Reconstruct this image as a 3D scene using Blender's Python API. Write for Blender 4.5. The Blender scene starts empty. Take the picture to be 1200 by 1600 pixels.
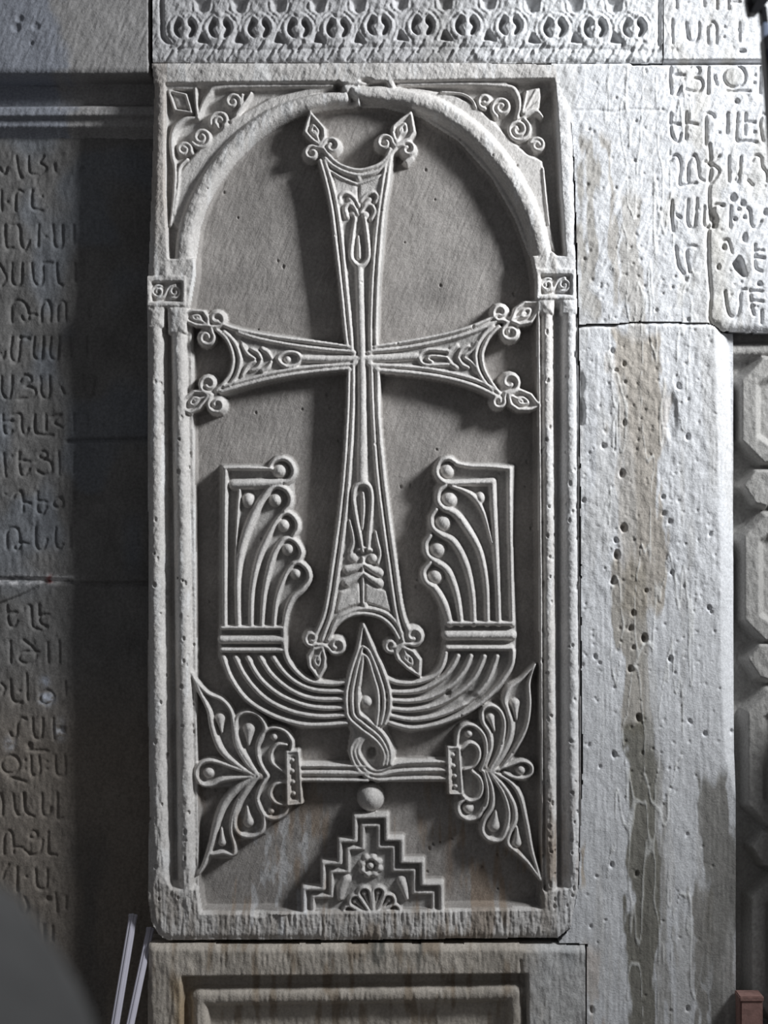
import bpy, bmesh, math, random
import numpy as np
from mathutils import Vector

# ------------------------------------------------------------------ camera, light, exposure
S = 0.0015            # metres per unit: the carvings are drawn in a 1200 x 1600 unit drawing of the wall
DW = 3000.0           # camera distance from the wall in drawing units (4.5 m)
CX, CY, FLOOR = 600.0, 800.0, 1800.0

def W(x, y, h=0.0):   # drawing units -> world: wall plane y = 0, h towards the viewer
    return Vector(((x - CX) * S, -h * S, (FLOOR - y) * S))

sc = bpy.context.scene
COL = sc.collection
cam_d = bpy.data.cameras.new('camera')
cam = bpy.data.objects.new('camera', cam_d)
COL.objects.link(cam)
cam.location = W(CX, CY, DW)
cam.rotation_euler = (math.pi / 2, 0, 0)
cam_d.sensor_fit = 'VERTICAL'
cam_d.sensor_height = 36
cam_d.lens = 36 * DW / 1600.0
cam_d.dof.use_dof = True
cam_d.dof.focus_distance = DW * S
cam_d.dof.aperture_fstop = 2.6
sc.camera = cam

world = bpy.data.worlds.new('dim_interior')
sc.world = world
world.use_nodes = True
bgn = world.node_tree.nodes['Background']
bgn.inputs[0].default_value = (0.93, 0.95, 1.0, 1)
bgn.inputs[1].default_value = 0.135

def area_light(name, pos, target, sx, sy, power, color, spread):
    d = bpy.data.lights.new(name, 'AREA')
    d.shape = 'RECTANGLE'; d.size = sx; d.size_y = sy
    d.energy = power; d.color = color; d.spread = math.radians(spread)
    o = bpy.data.objects.new(name, d)
    COL.objects.link(o)
    o.location = pos
    o.rotation_euler = (Vector(target) - Vector(pos)).to_track_quat('-Z', 'Y').to_euler()
    return o
# daylight of a window high on the right
area_light('window_daylight', (3.3, -1.7, 3.85), (0.75, 0, 2.35), 0.7, 0.9, 50, (0.95, 0.975, 1.0), 70)

vs = sc.view_settings
vs.view_transform = 'Standard'; vs.look = 'None'; vs.gamma = 1; vs.use_curve_mapping = False
vs.exposure = 0.0

# ------------------------------------------------------------------ noise
_rng = np.random.default_rng(7)
_TAB = _rng.random((256, 256)).astype(np.float32)
def vnoise(u, v):
    iu = np.floor(u).astype(np.int64); iv = np.floor(v).astype(np.int64)
    fu = (u - iu).astype(np.float32); fv = (v - iv).astype(np.float32)
    fu = fu * fu * (3 - 2 * fu); fv = fv * fv * (3 - 2 * fv)
    a = _TAB[iu & 255, iv & 255]; b = _TAB[(iu + 1) & 255, iv & 255]
    c = _TAB[iu & 255, (iv + 1) & 255]; d = _TAB[(iu + 1) & 255, (iv + 1) & 255]
    return (a * (1 - fu) + b * fu) * (1 - fv) + (c * (1 - fu) + d * fu) * fv
def fbm(x, y, sx, sy, octv=3, seed=0):
    t = 0; amp = 1.0; tot = 0
    for k in range(octv):
        t = t + amp * vnoise(x / sx * 2 ** k + 17.3 * seed + 5.1 * k, y / sy * 2 ** k + 9.7 * seed + 3.3 * k)
        tot += amp; amp *= 0.5
    return t / tot - 0.5          # about -0.5 .. 0.5
def sstep(a, b, x):
    t = np.clip((x - a) / (b - a), 0, 1)
    return t * t * (3 - 2 * t)

# ------------------------------------------------------------------ materials
def stone_material(name, grain=0.25, bump=0.5, hatch=0.6, rough=0.9):
    m = bpy.data.materials.new(name); m.use_nodes = True
    nt = m.node_tree; N = nt.nodes; L = nt.links
    b = N['Principled BSDF']
    b.inputs['Roughness'].default_value = rough
    b.inputs['Specular IOR Level'].default_value = 0.25
    geo = N.new('ShaderNodeNewGeometry')
    at = N.new('ShaderNodeAttribute'); at.attribute_name = 'stone_colour'
    n1 = N.new('ShaderNodeTexNoise'); n1.inputs['Scale'].default_value = 160; n1.inputs['Detail'].default_value = 4
    L.new(geo.outputs['Position'], n1.inputs['Vector'])
    r1 = N.new('ShaderNodeMapRange'); r1.inputs[1].default_value = 0.3; r1.inputs[2].default_value = 0.7
    r1.inputs[3].default_value = 1 - grain; r1.inputs[4].default_value = 1 + grain
    L.new(n1.outputs[0], r1.inputs[0])
    mx = N.new('ShaderNodeVectorMath'); mx.operation = 'SCALE'
    L.new(at.outputs['Color'], mx.inputs[0]); L.new(r1.outputs[0], mx.inputs['Scale'])
    L.new(mx.outputs[0], b.inputs['Base Color'])
    # chisel strokes: noise stretched along a slanting direction
    mp = N.new('ShaderNodeMapping'); mp.vector_type = 'TEXTURE'
    mp.inputs['Rotation'].default_value = (0, math.radians(24), 0)
    mp.inputs['Scale'].default_value = (0.0035, 0.006, 0.03)
    L.new(geo.outputs['Position'], mp.inputs['Vector'])
    n2 = N.new('ShaderNodeTexNoise'); n2.inputs['Scale'].default_value = 1.0; n2.inputs['Detail'].default_value = 3
    L.new(mp.outputs[0], n2.inputs['Vector'])
    n3 = N.new('ShaderNodeTexNoise'); n3.inputs['Scale'].default_value = 260; n3.inputs['Detail'].default_value = 5
    L.new(geo.outputs['Position'], n3.inputs['Vector'])
    ad = N.new('ShaderNodeMath'); ad.operation = 'MULTIPLY_ADD'; ad.inputs[1].default_value = hatch
    L.new(n2.outputs[0], ad.inputs[0]); L.new(n3.outputs[0], ad.inputs[2])
    bp = N.new('ShaderNodeBump'); bp.inputs['Strength'].default_value = bump; bp.inputs['Distance'].default_value = 0.003
    L.new(ad.outputs[0], bp.inputs['Height'])
    L.new(bp.outputs[0], b.inputs['Normal'])
    return m
M_STONE = stone_material('carved_grey_tuff', 0.16, 0.38, 0.9)
M_WALL = stone_material('limewashed_stone', 0.14, 0.36, 0.6)
M_DARK = stone_material('sooty_stone', 0.2, 0.3, 0.6)

def plain_material(name, col, rough=0.6, metal=0.0, nscale=60, var=0.2, bump=0.15):
    m = bpy.data.materials.new(name); m.use_nodes = True
    nt = m.node_tree; N = nt.nodes; L = nt.links
    b = N['Principled BSDF']
    b.inputs['Roughness'].default_value = rough; b.inputs['Metallic'].default_value = metal
    tc = N.new('ShaderNodeNewGeometry')
    n = N.new('ShaderNodeTexNoise'); n.inputs['Scale'].default_value = nscale; n.inputs['Detail'].default_value = 4
    L.new(tc.outputs['Position'], n.inputs['Vector'])
    r = N.new('ShaderNodeMix'); r.data_type = 'RGBA'
    r.inputs[6].default_value = tuple(c * (1 - var) for c in col) + (1,)
    r.inputs[7].default_value = tuple(min(1, c * (1 + var)) for c in col) + (1,)
    L.new(n.outputs[0], r.inputs[0]); L.new(r.outputs[2], b.inputs['Base Color'])
    bp = N.new('ShaderNodeBump'); bp.inputs['Strength'].default_value = bump; bp.inputs['Distance'].default_value = 0.002
    L.new(n.outputs[0], bp.inputs['Height']); L.new(bp.outputs[0], b.inputs['Normal'])
    return m

# ------------------------------------------------------------------ carving tools: a relief field
def smooth(pts, closed=False, n=6):
    P = np.array(pts, float)
    if len(P) < 3: return P
    out = []
    m = len(P); rng = range(m if closed else m - 1)
    for i in rng:
        if closed: p0, p1, p2, p3 = P[(i - 1) % m], P[i], P[(i + 1) % m], P[(i + 2) % m]
        else: p0, p1, p2, p3 = P[max(i - 1, 0)], P[i], P[i + 1], P[min(i + 2, m - 1)]
        for k in range(n):
            t = k / n
            out.append(0.5 * (2 * p1 + (p2 - p0) * t + (2 * p0 - 5 * p1 + 4 * p2 - p3) * t * t + (3 * p1 - p0 - 3 * p2 + p3) * t ** 3))
    out.append(P[0] if closed else P[-1])
    return np.array(out)

class Relief:
    """Stone surface as a height field in drawing units. Every carved motif writes its height and its own id, so that
    each motif becomes a mesh of its own that fits its neighbours without a gap."""
    def __init__(s, x0, y0, x1, y1, step):
        s.x0, s.y0, s.st = x0, y0, step
        s.nx = int(round((x1 - x0) / step)) + 1; s.ny = int(round((y1 - y0) / step)) + 1
        xs = x0 + np.arange(s.nx) * step; ys = y0 + np.arange(s.ny) * step
        s.X, s.Y = np.meshgrid(xs, ys)
        s.H = np.zeros((s.ny, s.nx)); s.L = np.zeros((s.ny, s.nx), np.int32)
        s.keys = {}; s.klist = []
        s.inside = np.ones((s.ny, s.nx), bool)
    def kid(s, key):
        if not isinstance(key, tuple): key = (key, None)
        if key not in s.keys:
            s.keys[key] = len(s.klist); s.klist.append(key)
        return s.keys[key]
    def win(s, x0, y0, x1, y1):
        i0 = max(int((x0 - s.x0) / s.st), 0); i1 = min(int((x1 - s.x0) / s.st) + 2, s.nx)
        j0 = max(int((y0 - s.y0) / s.st), 0); j1 = min(int((y1 - s.y0) / s.st) + 2, s.ny)
        if i1 <= i0 or j1 <= j0: return None
        return slice(j0, j1), slice(i0, i1)
    def persp(s, P, h):   # photograph coordinates of something standing h proud -> place on the stone
        f = 1 - h / DW
        return np.array([CX, CY]) + (np.asarray(P, float) - [CX, CY]) * f
    def dist(s, P, pad, wid=None):
        x0, y0 = P.min(0) - pad; x1, y1 = P.max(0) + pad
        w = s.win(x0, y0, x1, y1)
        if w is None: return None
        X = s.X[w]; Y = s.Y[w]
        d = np.full(X.shape, 1e9)
        oj, oi = w[0].start, w[1].start
        for k in range(len(P) - 1):
            a, b = P[k], P[k + 1]
            p = pad
            ww = s.win(min(a[0], b[0]) - p, min(a[1], b[1]) - p, max(a[0], b[0]) + p, max(a[1], b[1]) + p)
            if ww is None: continue
            l = (slice(ww[0].start - oj, ww[0].stop - oj), slice(ww[1].start - oi, ww[1].stop - oi))
            x = X[l]; y = Y[l]
            v = b - a; L2 = v @ v + 1e-9
            t = np.clip(((x - a[0]) * v[0] + (y - a[1]) * v[1]) / L2, 0, 1)
            dd = np.hypot(x - a[0] - t * v[0], y - a[1] - t * v[1])
            if wid is not None: dd = dd / (wid[k] + (wid[k + 1] - wid[k]) * t)
            d[l] = np.minimum(d[l], dd)
        return w, d
    def ridge(s, pts, w, h, base, key=None, closed=False, straight=False, prof='round'):
        P = s.persp(pts, h)
        n = 1 if straight else 6
        wid = np.full(len(P), float(w)) if np.isscalar(w) else np.array(w, float)
        if closed: wid = np.append(wid, wid[0])
        if straight: Q = np.vstack([P, P[:1]]) if closed else P; wq = wid
        else:
            Q = smooth(P, closed, n); wq = np.interp(np.linspace(0, len(wid) - 1, len(Q)), np.arange(len(wid)), wid)
        r = s.dist(Q, wq.max() + 1, wq)
        if r is None: return
        win, d = r
        m = d < 1
        dd = np.where(m, d, 1)
        if prof == 'round': pr = (1 - dd ** 2.4) ** 0.55
        elif prof == 'full': pr = np.sqrt(1 - dd ** 3.2)
        elif prof == 'flat': pr = np.clip((1 - dd) / 0.45, 0, 1)
        elif prof == 'vee': pr = 1 - dd
        hn = base + (h - base) * pr
        up = m & (hn > s.H[win])
        s.H[win][up] = hn[up]
        if key is not None: s.L[win][up] = s.kid(key)
    def groove(s, pts, w, depth, straight=False, key=None, closed=False, at=0):
        P = s.persp(pts, at)
        if straight: Q = np.vstack([P, P[:1]]) if closed else P
        else: Q = smooth(P, closed)
        r = s.dist(Q, w + 1)
        if r is None: return
        win, d = r
        m = d < w
        s.H[win] -= np.where(m, depth * (1 - (np.minimum(d, w) / w) ** 2), 0)
        if key is not None: s.L[win][m] = s.kid(key)
    def sdf(s, P, pad):
        x0, y0 = P.min(0) - pad; x1, y1 = P.max(0) + pad
        w = s.win(x0, y0, x1, y1)
        if w is None: return None
        X = s.X[w]; Y = s.Y[w]
        ins = np.zeros(X.shape, bool)
        for k in range(len(P)):
            a, b = P[k], P[(k + 1) % len(P)]
            if a[1] == b[1]: continue
            c = ((a[1] > Y) != (b[1] > Y)) & (X < (b[0] - a[0]) * (Y - a[1]) / (b[1] - a[1]) + a[0])
            ins ^= c
        r = s.dist(np.vstack([P, P[:1]]), pad)
        # same window
        d = np.minimum(r[1], pad)
        return w, ins, d
    def poly(s, pts, h, bevel, drop, key=None, curved=False, pad=None, dome=0.0):
        """raised plate: height h inside, falling by drop over bevel units outside"""
        P = s.persp(pts, h)
        if curved: P = smooth(P, True)[:-1]
        r = s.sdf(P, max(bevel, 1) + 1 if not dome else max(bevel, 14))
        if r is None: return
        w, ins, d = r
        hn = np.where(ins, h, h - drop * np.minimum(d / bevel, 1))
        if dome: hn = hn - np.where(ins, dome * np.clip(1 - d / 12, 0, 1) ** 2, dome)
        up = (ins | (d < bevel)) & (hn > s.H[w])
        s.H[w][up] = hn[up]
        if key is not None: s.L[w][up] = s.kid(key)
    def cut(s, pts, h, bevel, key=None, curved=False, rim=0.0):
        """recess: floor at h, walls rising over bevel units inside the outline"""
        P = s.persp(pts, rim)
        if curved: P = smooth(P, True)[:-1]
        r = s.sdf(P, max(bevel, 1) + 1)
        if r is None: return
        w, ins, d = r
        t = np.clip(d / bevel, 0, 1)
        hn = s.H[w] + (h - s.H[w]) * t
        dn = ins & (hn < s.H[w])
        s.H[w][dn] = hn[dn]
        if key is not None:
            dn = ins & (t > 0.35)
            s.L[w][dn] = s.kid(key)
    def ball(s, cx, cy, r, h, base, key=None, ry=None):
        (cx, cy), = s.persp([(cx, cy)], h)
        ry = ry or r
        w = s.win(cx - r, cy - ry, cx + r, cy + ry)
        if w is None: return
        d = np.hypot((s.X[w] - cx) / r, (s.Y[w] - cy) / ry)
        hn = base + (h - base) * np.sqrt(np.clip(1 - d * d, 0, 1))
        up = (d < 1) & (hn > s.H[w])
        s.H[w][up] = hn[up]
        if key is not None: s.L[w][up] = s.kid(key)
    def pit(s, cx, cy, r, depth, ry=None):
        ry = ry or r
        w = s.win(cx - r - 2, cy - ry - 2, cx + r + 2, cy + ry + 2)
        if w is None: return
        d = np.hypot((s.X[w] - cx) / r, (s.Y[w] - cy) / ry)
        s.H[w] -= depth * (1 - sstep(0.5, 1.15, d))
    def tear(s, head, tail, r, h, base, key=None):
        a = np.array(head, float); b = np.array(tail, float)
        s.ridge([a, a * 0.6 + b * 0.4, b], [r, r * 0.6, 1.2], h, base, key)
    def spiral(s, cx, cy, r, a0, turns, w, h, base, key=None, r1=None):
        n = max(6, int(abs(turns) * 10)); r1 = r * 0.25 if r1 is None else r1
        P = []
        for i in range(n + 1):
            t = i / n; a = math.radians(a0) + turns * 2 * math.pi * t
            rr = r + (r1 - r) * t
            P.append((cx + rr * math.cos(a), cy + rr * math.sin(a)))
        s.ridge(P, w, h, base, key)
    def blur(s, k=1):
        for _ in range(k):
            H = s.H; p = np.pad(H, 1, mode='edge')
            H = 0.25 * p[:-2, 1:-1] + 0.5 * H + 0.25 * p[2:, 1:-1]
            p = np.pad(H, 1, mode='edge')
            s.H = 0.25 * p[1:-1, :-2] + 0.5 * H + 0.25 * p[1:-1, 2:]
    def build(s, colour, material, parents, back, skirt=6, root=None, z0=None):
        """colour: (ny,nx,3) array. parents: dict part -> object. returns dict key -> object"""
        X = (s.X - CX) * S; Z = (FLOOR - s.Y) * S; Yw = -s.H * S
        co = np.stack([X, Yw, Z], -1).reshape(-1, 3)
        if root is not None: co = co - np.array(root)
        col = colour.reshape(-1, 3)
        fin = s.inside[:-1, :-1] & s.inside[1:, :-1] & s.inside[:-1, 1:] & s.inside[1:, 1:]
        lab = np.where(fin, s.L[:-1, :-1], -1)
        idx = np.arange(s.ny * s.nx).reshape(s.ny, s.nx)
        out = {}
        padl = np.pad(lab, 1, constant_values=-1)
        for key in s.klist:
            k = s.keys[key]
            m = lab == k
            if m.sum() < 4: continue
            j, i = np.nonzero(m)
            q = np.stack([idx[j, i], idx[j + 1, i], idx[j + 1, i + 1], idx[j, i + 1]], 1)   # faces the viewer (-y)
            u, inv = np.unique(q.ravel(), return_inverse=True)
            V = co[u]; F = inv.reshape(-1, 4); C = col[u]
            # skirts along the border
            E = []
            for dj, di, a, b in ((-1, 0, 0, 3), (1, 0, 2, 1), (0, -1, 1, 0), (0, 1, 3, 2)):
                nb = padl[j + 1 + dj, i + 1 + di]
                e = nb != k
                E.append(np.stack([q[e, a], q[e, b], (nb[e] < 0).astype(np.int64)], 1))
            E = np.concatenate(E)
            base = len(V)
            if len(E):
                # order such that the quad faces outwards
                vids = np.unique(E[:, :2]); deep = np.zeros(len(vids), bool)
                pos = np.searchsorted(vids, E[:, :2])
                np.logical_or.at(deep, pos[:, 0], E[:, 2] > 0); np.logical_or.at(deep, pos[:, 1], E[:, 2] > 0)
                top = co[vids].copy(); bot = top.copy()
                yb = (-back * S) - (root[1] if root is not None else 0)
                bot[:, 1] = np.where(deep, yb, bot[:, 1] + skirt * S)
                V = np.concatenate([V, top, bot]); C = np.concatenate([C, col[vids], col[vids]])
                nb_ = len(vids)
                fs = np.stack([base + pos[:, 0], base + pos[:, 1], base + nb_ + pos[:, 1], base + nb_ + pos[:, 0]], 1)
                F = np.concatenate([F, fs])
            part, sub = key
            nm = (sub or part).split('#')[0]
            me = bpy.data.meshes.new(nm)
            me.vertices.add(len(V)); me.vertices.foreach_set('co', V.astype(np.float32).ravel())
            me.loops.add(F.size); me.loops.foreach_set('vertex_index', F.astype(np.int32).ravel())
            me.polygons.add(len(F))
            me.polygons.foreach_set('loop_start', np.arange(0, F.size, 4, dtype=np.int32))
            me.update(calc_edges=True)
            ca = me.color_attributes.new('stone_colour', 'FLOAT_COLOR', 'POINT')
            ca.data.foreach_set('color', np.concatenate([C, np.ones((len(C), 1))], 1).astype(np.float32).ravel())
            me.shade_smooth()
            me.materials.append(material)
            o = bpy.data.objects.new(nm, me); COL.objects.link(o)
            out[key] = o
        # parenting: sub-part -> part -> thing
        for key, o in out.items():
            part, sub = key
            if sub is None: o.parent = parents(part)
        for key, o in out.items():
            part, sub = key
            if sub is not None:
                p = out.get((part, None))
                if p is None:
                    p = bpy.data.objects.new(part.split('#')[0], None); COL.objects.link(p)
                    p.parent = parents(part); out[(part, None)] = p
                    return_fix.append(p)
                    o.parent = p
                else: o.parent = p
        return out
return_fix = []

def thing(name, label, cat, loc=(0, 0, 0), group=None):
    o = bpy.data.objects.new(name, None); COL.objects.link(o)
    o.location = loc; o['label'] = label; o['category'] = cat
    if group: o['group'] = group
    return o
def mesh_obj(name, bm, mat, parent=None):
    me = bpy.data.meshes.new(name); bm.normal_update(); bm.to_mesh(me); bm.free()
    me.materials.append(mat)
    o = bpy.data.objects.new(name, me); COL.objects.link(o)
    if parent: o.parent = parent
    return o
def box_bm(x0, y0, z0, x1, y1, z1, bevel=0.0):
    bm = bmesh.new()
    bmesh.ops.create_cube(bm, size=1)
    for v in bm.verts:
        v.co = Vector((x0 + (v.co.x + .5) * (x1 - x0), y0 + (v.co.y + .5) * (y1 - y0), z0 + (v.co.z + .5) * (z1 - z0)))
    if bevel: bmesh.ops.bevel(bm, geom=bm.edges[:], offset=bevel, segments=2, affect='EDGES')
    return bm
def grey(r, g, b, shape):
    return np.broadcast_to(np.array([r, g, b], float), shape + (3,)).copy()
def mix(C, col, m):
    return C * (1 - m[..., None]) + np.array(col) * m[..., None]

# ------------------------------------------------------------------ the setting: floor and walls behind the stones
M_FLOOR = plain_material('floor_flagstone', (0.22, 0.21, 0.2), 0.85)
fl = mesh_obj('floor', box_bm(-2.2, -5.2, -0.08, 2.2, 0.4, 0.0), M_FLOOR); fl['kind'] = 'structure'
fl['label'] = 'grey stone floor below the carved wall'
M_CORE = plain_material('wall_core', (0.16, 0.155, 0.15), 0.95)
wb = mesh_obj('wall_back', box_bm(-2.2, 0.165, 0.0, 2.2, 0.4, 3.6), M_CORE); wb['kind'] = 'structure'

# ================================================================== THE CROSS STONE
F = -36.0     # floor of the carved field
R = Relief(222, 92, 918, 1476, 1.25)
FB = 'stone_border'
R.L[:] = R.kid(FB)
outline = [(236, 97), (240, 135), (235, 300), (231, 400), (229, 480), (229, 700), (230, 900), (229, 1100), (231, 1250), (230, 1400), (235, 1440), (247, 1462), (262, 1471),
           (560, 1470), (872, 1466), (897, 1448), (908, 1380), (909, 1200), (907, 900), (905, 600), (903, 480), (900, 380), (897, 250), (893, 170), (880, 140), (866, 100), (700, 97), (440, 98)]
Po = np.array(outline, float)
w_, ins_, d_ = R.sdf(Po, 16)
R.inside[:] = False; R.inside[w_] = ins_
edge_round = np.where(R.X < 500, 1.0, 0.45)
tmp = np.zeros_like(R.H); tmp[w_] = np.clip(1 - d_ / 13, 0, 1) ** 2 * 11
tmp[(R.Y < 130)] *= 0.4
R.H -= tmp * edge_round

# recess of the spandrels, then the arched field
SPL, SPR = 'spandrel_carving#left', 'spandrel_carving#right'
R.cut([(257, 129), (400, 127), (560, 126), (560, 400), (262, 405), (256, 300)], -24, 5, SPL)
R.cut([(560, 126), (700, 124), (866, 122), (872, 200), (877, 300), (885, 400), (560, 400)], -26, 5, SPR)
R.cut([(838, 160), (868, 128), (873, 200), (878, 300), (884, 395), (860, 395), (846, 300)], -40, 8, SPR)
arch_in = [(303, 425), (303, 395), (308, 355), (322, 310), (347, 264), (390, 216), (436, 182), (480, 168), (540, 161), (600, 160), (660, 176), (720, 214), (772, 272), (808, 336), (832, 398), (838, 430)]
field = arch_in + [(841, 480), (843, 640), (845, 900), (847, 1150), (850, 1380), (848, 1421), (700, 1424), (500, 1427), (312, 1428), (306, 1380), (303, 1150), (301, 900), (297, 640), (294, 480)]
R.cut(field, F, 7, 'carved_field')
# sill below the field
R.poly([(250, 1430), (312, 1430), (500, 1430), (700, 1427), (852, 1423), (872, 1440), (868, 1466), (252, 1469)], -5, 4, 30, 'sill')
w0 = R.win(250, 1425, 880, 1474)
R.H[w0] -= np.where(R.L[w0] == R.kid('sill'), np.clip((R.Y[w0] - 1430) / 40, 0, 1) * -4 + 3, 0)

# arch moulding (two runs that meet in a broken joint near the crown)
AR = 'arch_moulding'
archL = [(285, 432), (286, 400), (290, 365), (303, 322), (326, 277), (362, 230), (408, 190), (455, 167), (500, 155), (538, 150)]
archR = [(852, 425), (848, 390), (832, 335), (798, 270), (750, 212), (692, 170), (640, 151), (600, 145), (566, 143), (540, 137)]
R.ridge(archL, [17, 17, 17, 17, 17, 17, 16, 15, 14, 11], -1, -38, AR + '#left', prof='full')
R.ridge(archR, [16, 17, 17, 18, 18, 18, 17, 16, 13, 8], 1, -38, AR + '#right', prof='full')
R.ridge([(533, 126), (560, 128), (590, 118), (606, 122), (612, 134)], [5, 7, 8, 9, 7], 0, -20, AR + '#right')
R.pit(548, 146, 5, 7, 9); R.pit(572, 125, 12, 9, 4); R.pit(527, 132, 5, 9, 7)
# flat rim line between spandrel and top band
for k, P in ((SPL, [(262, 133), (340, 133), (420, 131), (520, 131)]), (SPR, [(625, 131), (700, 130), (790, 130)])):
    R.ridge(P, 4, -9, -24, k)

# spandrels
def volute(cx, cy, r, a0, turns, key, base=-24, top=-8, w=4.0):
    R.ball(cx, cy, r + 1, base + 9, base - 6, key)
    R.spiral(cx, cy, r - 2, a0, turns, w, top, base + 4, key)
    R.ball(cx, cy, 3, top - 2, base, key)
sub = lambda p, n: (p, n)
# left
R.poly([(268, 345), (272, 300), (283, 268), (306, 240), (335, 213), (372, 183), (420, 155), (480, 140), (520, 135), (470, 152), (410, 182), (360, 222), (322, 270), (295, 322), (283, 360)], -13, 4, 10, SPL)
R.ridge([(520, 134), (420, 134), (342, 136), (326, 147), (316, 164), (309, 183)], [2.5, 3.5, 6, 6.5, 5, 4], -7, -24, (SPL, 'cusped_edge'))
R.ridge([(309, 183), (288, 186), (274, 198), (268, 216), (269, 242), (273, 262), (272, 300), (266, 352)], [4, 6, 6.5, 6, 5, 4, 4, 3], -7, -24, (SPL, 'cusped_edge#2'))
R.ridge([(305, 138), (306, 160), (309, 183)], 3.6, -5, -22, (SPL, 'cusped_edge#3'))
R.ridge([(260, 137), (305, 138)], 3, -9, -24, (SPL, 'cusped_edge#3'))
R.ridge([(263, 141), (290, 147), (299, 175), (273, 171)], 3.2, -7, -24, (SPL, 'lozenge'), closed=True, straight=True)
R.poly([(272, 149), (286, 152), (292, 168), (278, 165)], -14, 4, 8, (SPL, 'lozenge'))
for n, a in enumerate([(363, 158, 15, 20, -1.2), (343, 188, 17, 160, 1.5), (314, 214, 18, 150, -1.6), (287, 233, 14, 20, -1.3)]):
    volute(*a, (SPL, 'volute#l%d' % n))
R.pit(344, 194, 4, 9)
R.ridge([(392, 144), (382, 160), (370, 180), (360, 188)], 3, -8, -22, SPL)
R.ridge([(378, 146), (378, 160), (368, 178)], 2.6, -8, -22, SPL)
R.ridge([(292, 248), (280, 262), (278, 290), (272, 335)], 3, -8, -22, SPL)
# right
R.poly([(640, 137), (710, 150), (742, 166), (770, 192), (800, 222), (824, 242), (846, 252), (852, 290), (858, 350), (866, 392), (848, 352), (822, 300), (786, 243), (735, 193), (690, 165)], -13, 4, 10, SPR)
R.ridge([(620, 133), (720, 131), (792, 134), (807, 145), (812, 164), (808, 184)], [2.5, 3.5, 5.5, 6, 5, 4], -7, -26, (SPR, 'cusped_edge'))
R.ridge([(812, 186), (826, 177), (838, 173), (848, 182)], [3, 5, 6, 3], -8, -26, (SPR, 'cusped_edge#2'))
R.ridge([(849, 262), (852, 300), (858, 350)], 3, -9, -30, SPR)
R.poly([(814, 178), (822, 142), (843, 137), (844, 150), (842, 168), (834, 174)], -12, 3, 14, (SPR, 'corner_leaf'))
R.ridge([(816, 176), (823, 142)], 2.6, -6, -20, (SPR, 'corner_leaf')); R.ridge([(818, 176), (838, 140)], 2, -8, -16, (SPR, 'corner_leaf')); R.ridge([(820, 176), (842, 158)], 2, -8, -16, (SPR, 'corner_leaf'))
for n, a in enumerate([(758, 157, 14, 90, 1.1), (784, 167, 18, 120, 1.5), (810, 202, 21, -60, 1.8), (840, 226, 14, 200, 1.4)]):
    volute(*a, (SPR, 'volute#r%d' % n))
R.ridge([(690, 143), (722, 146), (738, 156), (744, 168)], 3, -8, -22, SPR)

# columns (double rolls each side)
R.cut([(229, 480), (301, 480), (306, 900), (310, 1390), (268, 1390), (262, 1380), (228, 1300)], -15, 3, FB)
R.cut([(842, 470), (903, 470), (907, 900), (909, 1385), (848, 1395), (846, 900)], -16, 3, FB)
R.cut([(257, 500), (266, 500), (272, 900), (277, 1380), (266, 1380), (260, 900)], -30, 4, FB)
R.cut([(866, 478), (881, 478), (880, 900), (880, 1390), (872, 1390), (869, 900)], -32, 5, FB)
C_ = 'column'
def column(P, w, h, base, n): R.ridge(P, w, h, base, '%s#%d' % (C_, n))
column([(243, 480), (243, 640), (244, 900), (246, 1150), (249, 1385)], [14, 14, 14.5, 15, 17], 2, -26, 1)
column([(278, 480), (281, 640), (285, 900), (288, 1150), (291, 1400)], [15, 14.5, 15, 15, 15], 0, -36, 2)
column([(855, 470), (856, 640), (858, 900), (860, 1150), (862, 1400)], [12, 12, 12, 12.5, 12], -1, -34, 3)
column([(892, 470), (892, 640), (894, 900), (895, 1150), (897, 1395)], [12, 13, 13.5, 13.5, 12], 1, -26, 4)
# foot block at the lower left and right
R.poly([(232, 1395), (300, 1392), (306, 1430), (262, 1466), (240, 1450)], -3, 10, 10, FB)
R.poly([(852, 1405), (905, 1400), (900, 1450), (870, 1462)], -6, 8, 10, FB)
# cushions under capitals
for x0, x1, y0, y1 in ((229, 257, 478, 512), (261, 292, 478, 520), (842, 867, 466, 490), (877, 904, 466, 490)):
    R.poly([(x0, y0), (x1, y0), (x1 - 2, y1), (x0 + 2, y1)], 3, 3, 20, 'capital#%s' % ('l' if x0 < 600 else 'r'), dome=4)
# capitals
def capital(x0, x1, y0, y1, ax, ay, k):
    key = 'capital#' + k
    xm = (x0 + x1) / 2
    R.poly([(x0, y0), (x1, y0), (x1, y1), (x0, y1)], 3, 3, 40, key)
    R.cut([(x0 + 6, y0 + 8), (x1 - 5, y0 + 8), (x1 - 5, y1 - 6), (x0 + 6, y1 - 6)], -9, 3, key, rim=3)
    # pyramid cap
    w = R.win(x0, ay - 2, x1, y0 + 2)
    t = np.clip((R.Y[w] - ay) / (y0 - ay), 0, 1)
    half = (x1 - x0) / 2 * t
    c = ax + (xm - ax) * t
    m = (np.abs(R.X[w] - c) < half) & (R.Y[w] <= y0 + 1)
    hn = 4 - 10 * np.abs(R.X[w] - c) / ((x1 - x0) / 2) - 6 * (1 - t)
    up = m & (hn > R.H[w])
    R.H[w][up] = hn[up]; R.L[w][up] = R.kid(key)
    ym = (y0 + y1) / 2 + 1
    dx = (x1 - x0) * 0.21
    q = (key, 'spiral_carving')
    R.spiral(xm - dx, ym, 10.5, -60, -1.4, 2.7, 0, -9, q); R.spiral(xm + dx, ym, 10.5, 120, -1.4, 2.7, 0, -9, q)
    R.ridge([(xm - dx - 2, ym + 11), (xm - 4, ym + 7), (xm + 4, ym - 7), (xm + dx + 2, ym - 11)], 2.7, 0, -9, q)
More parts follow.
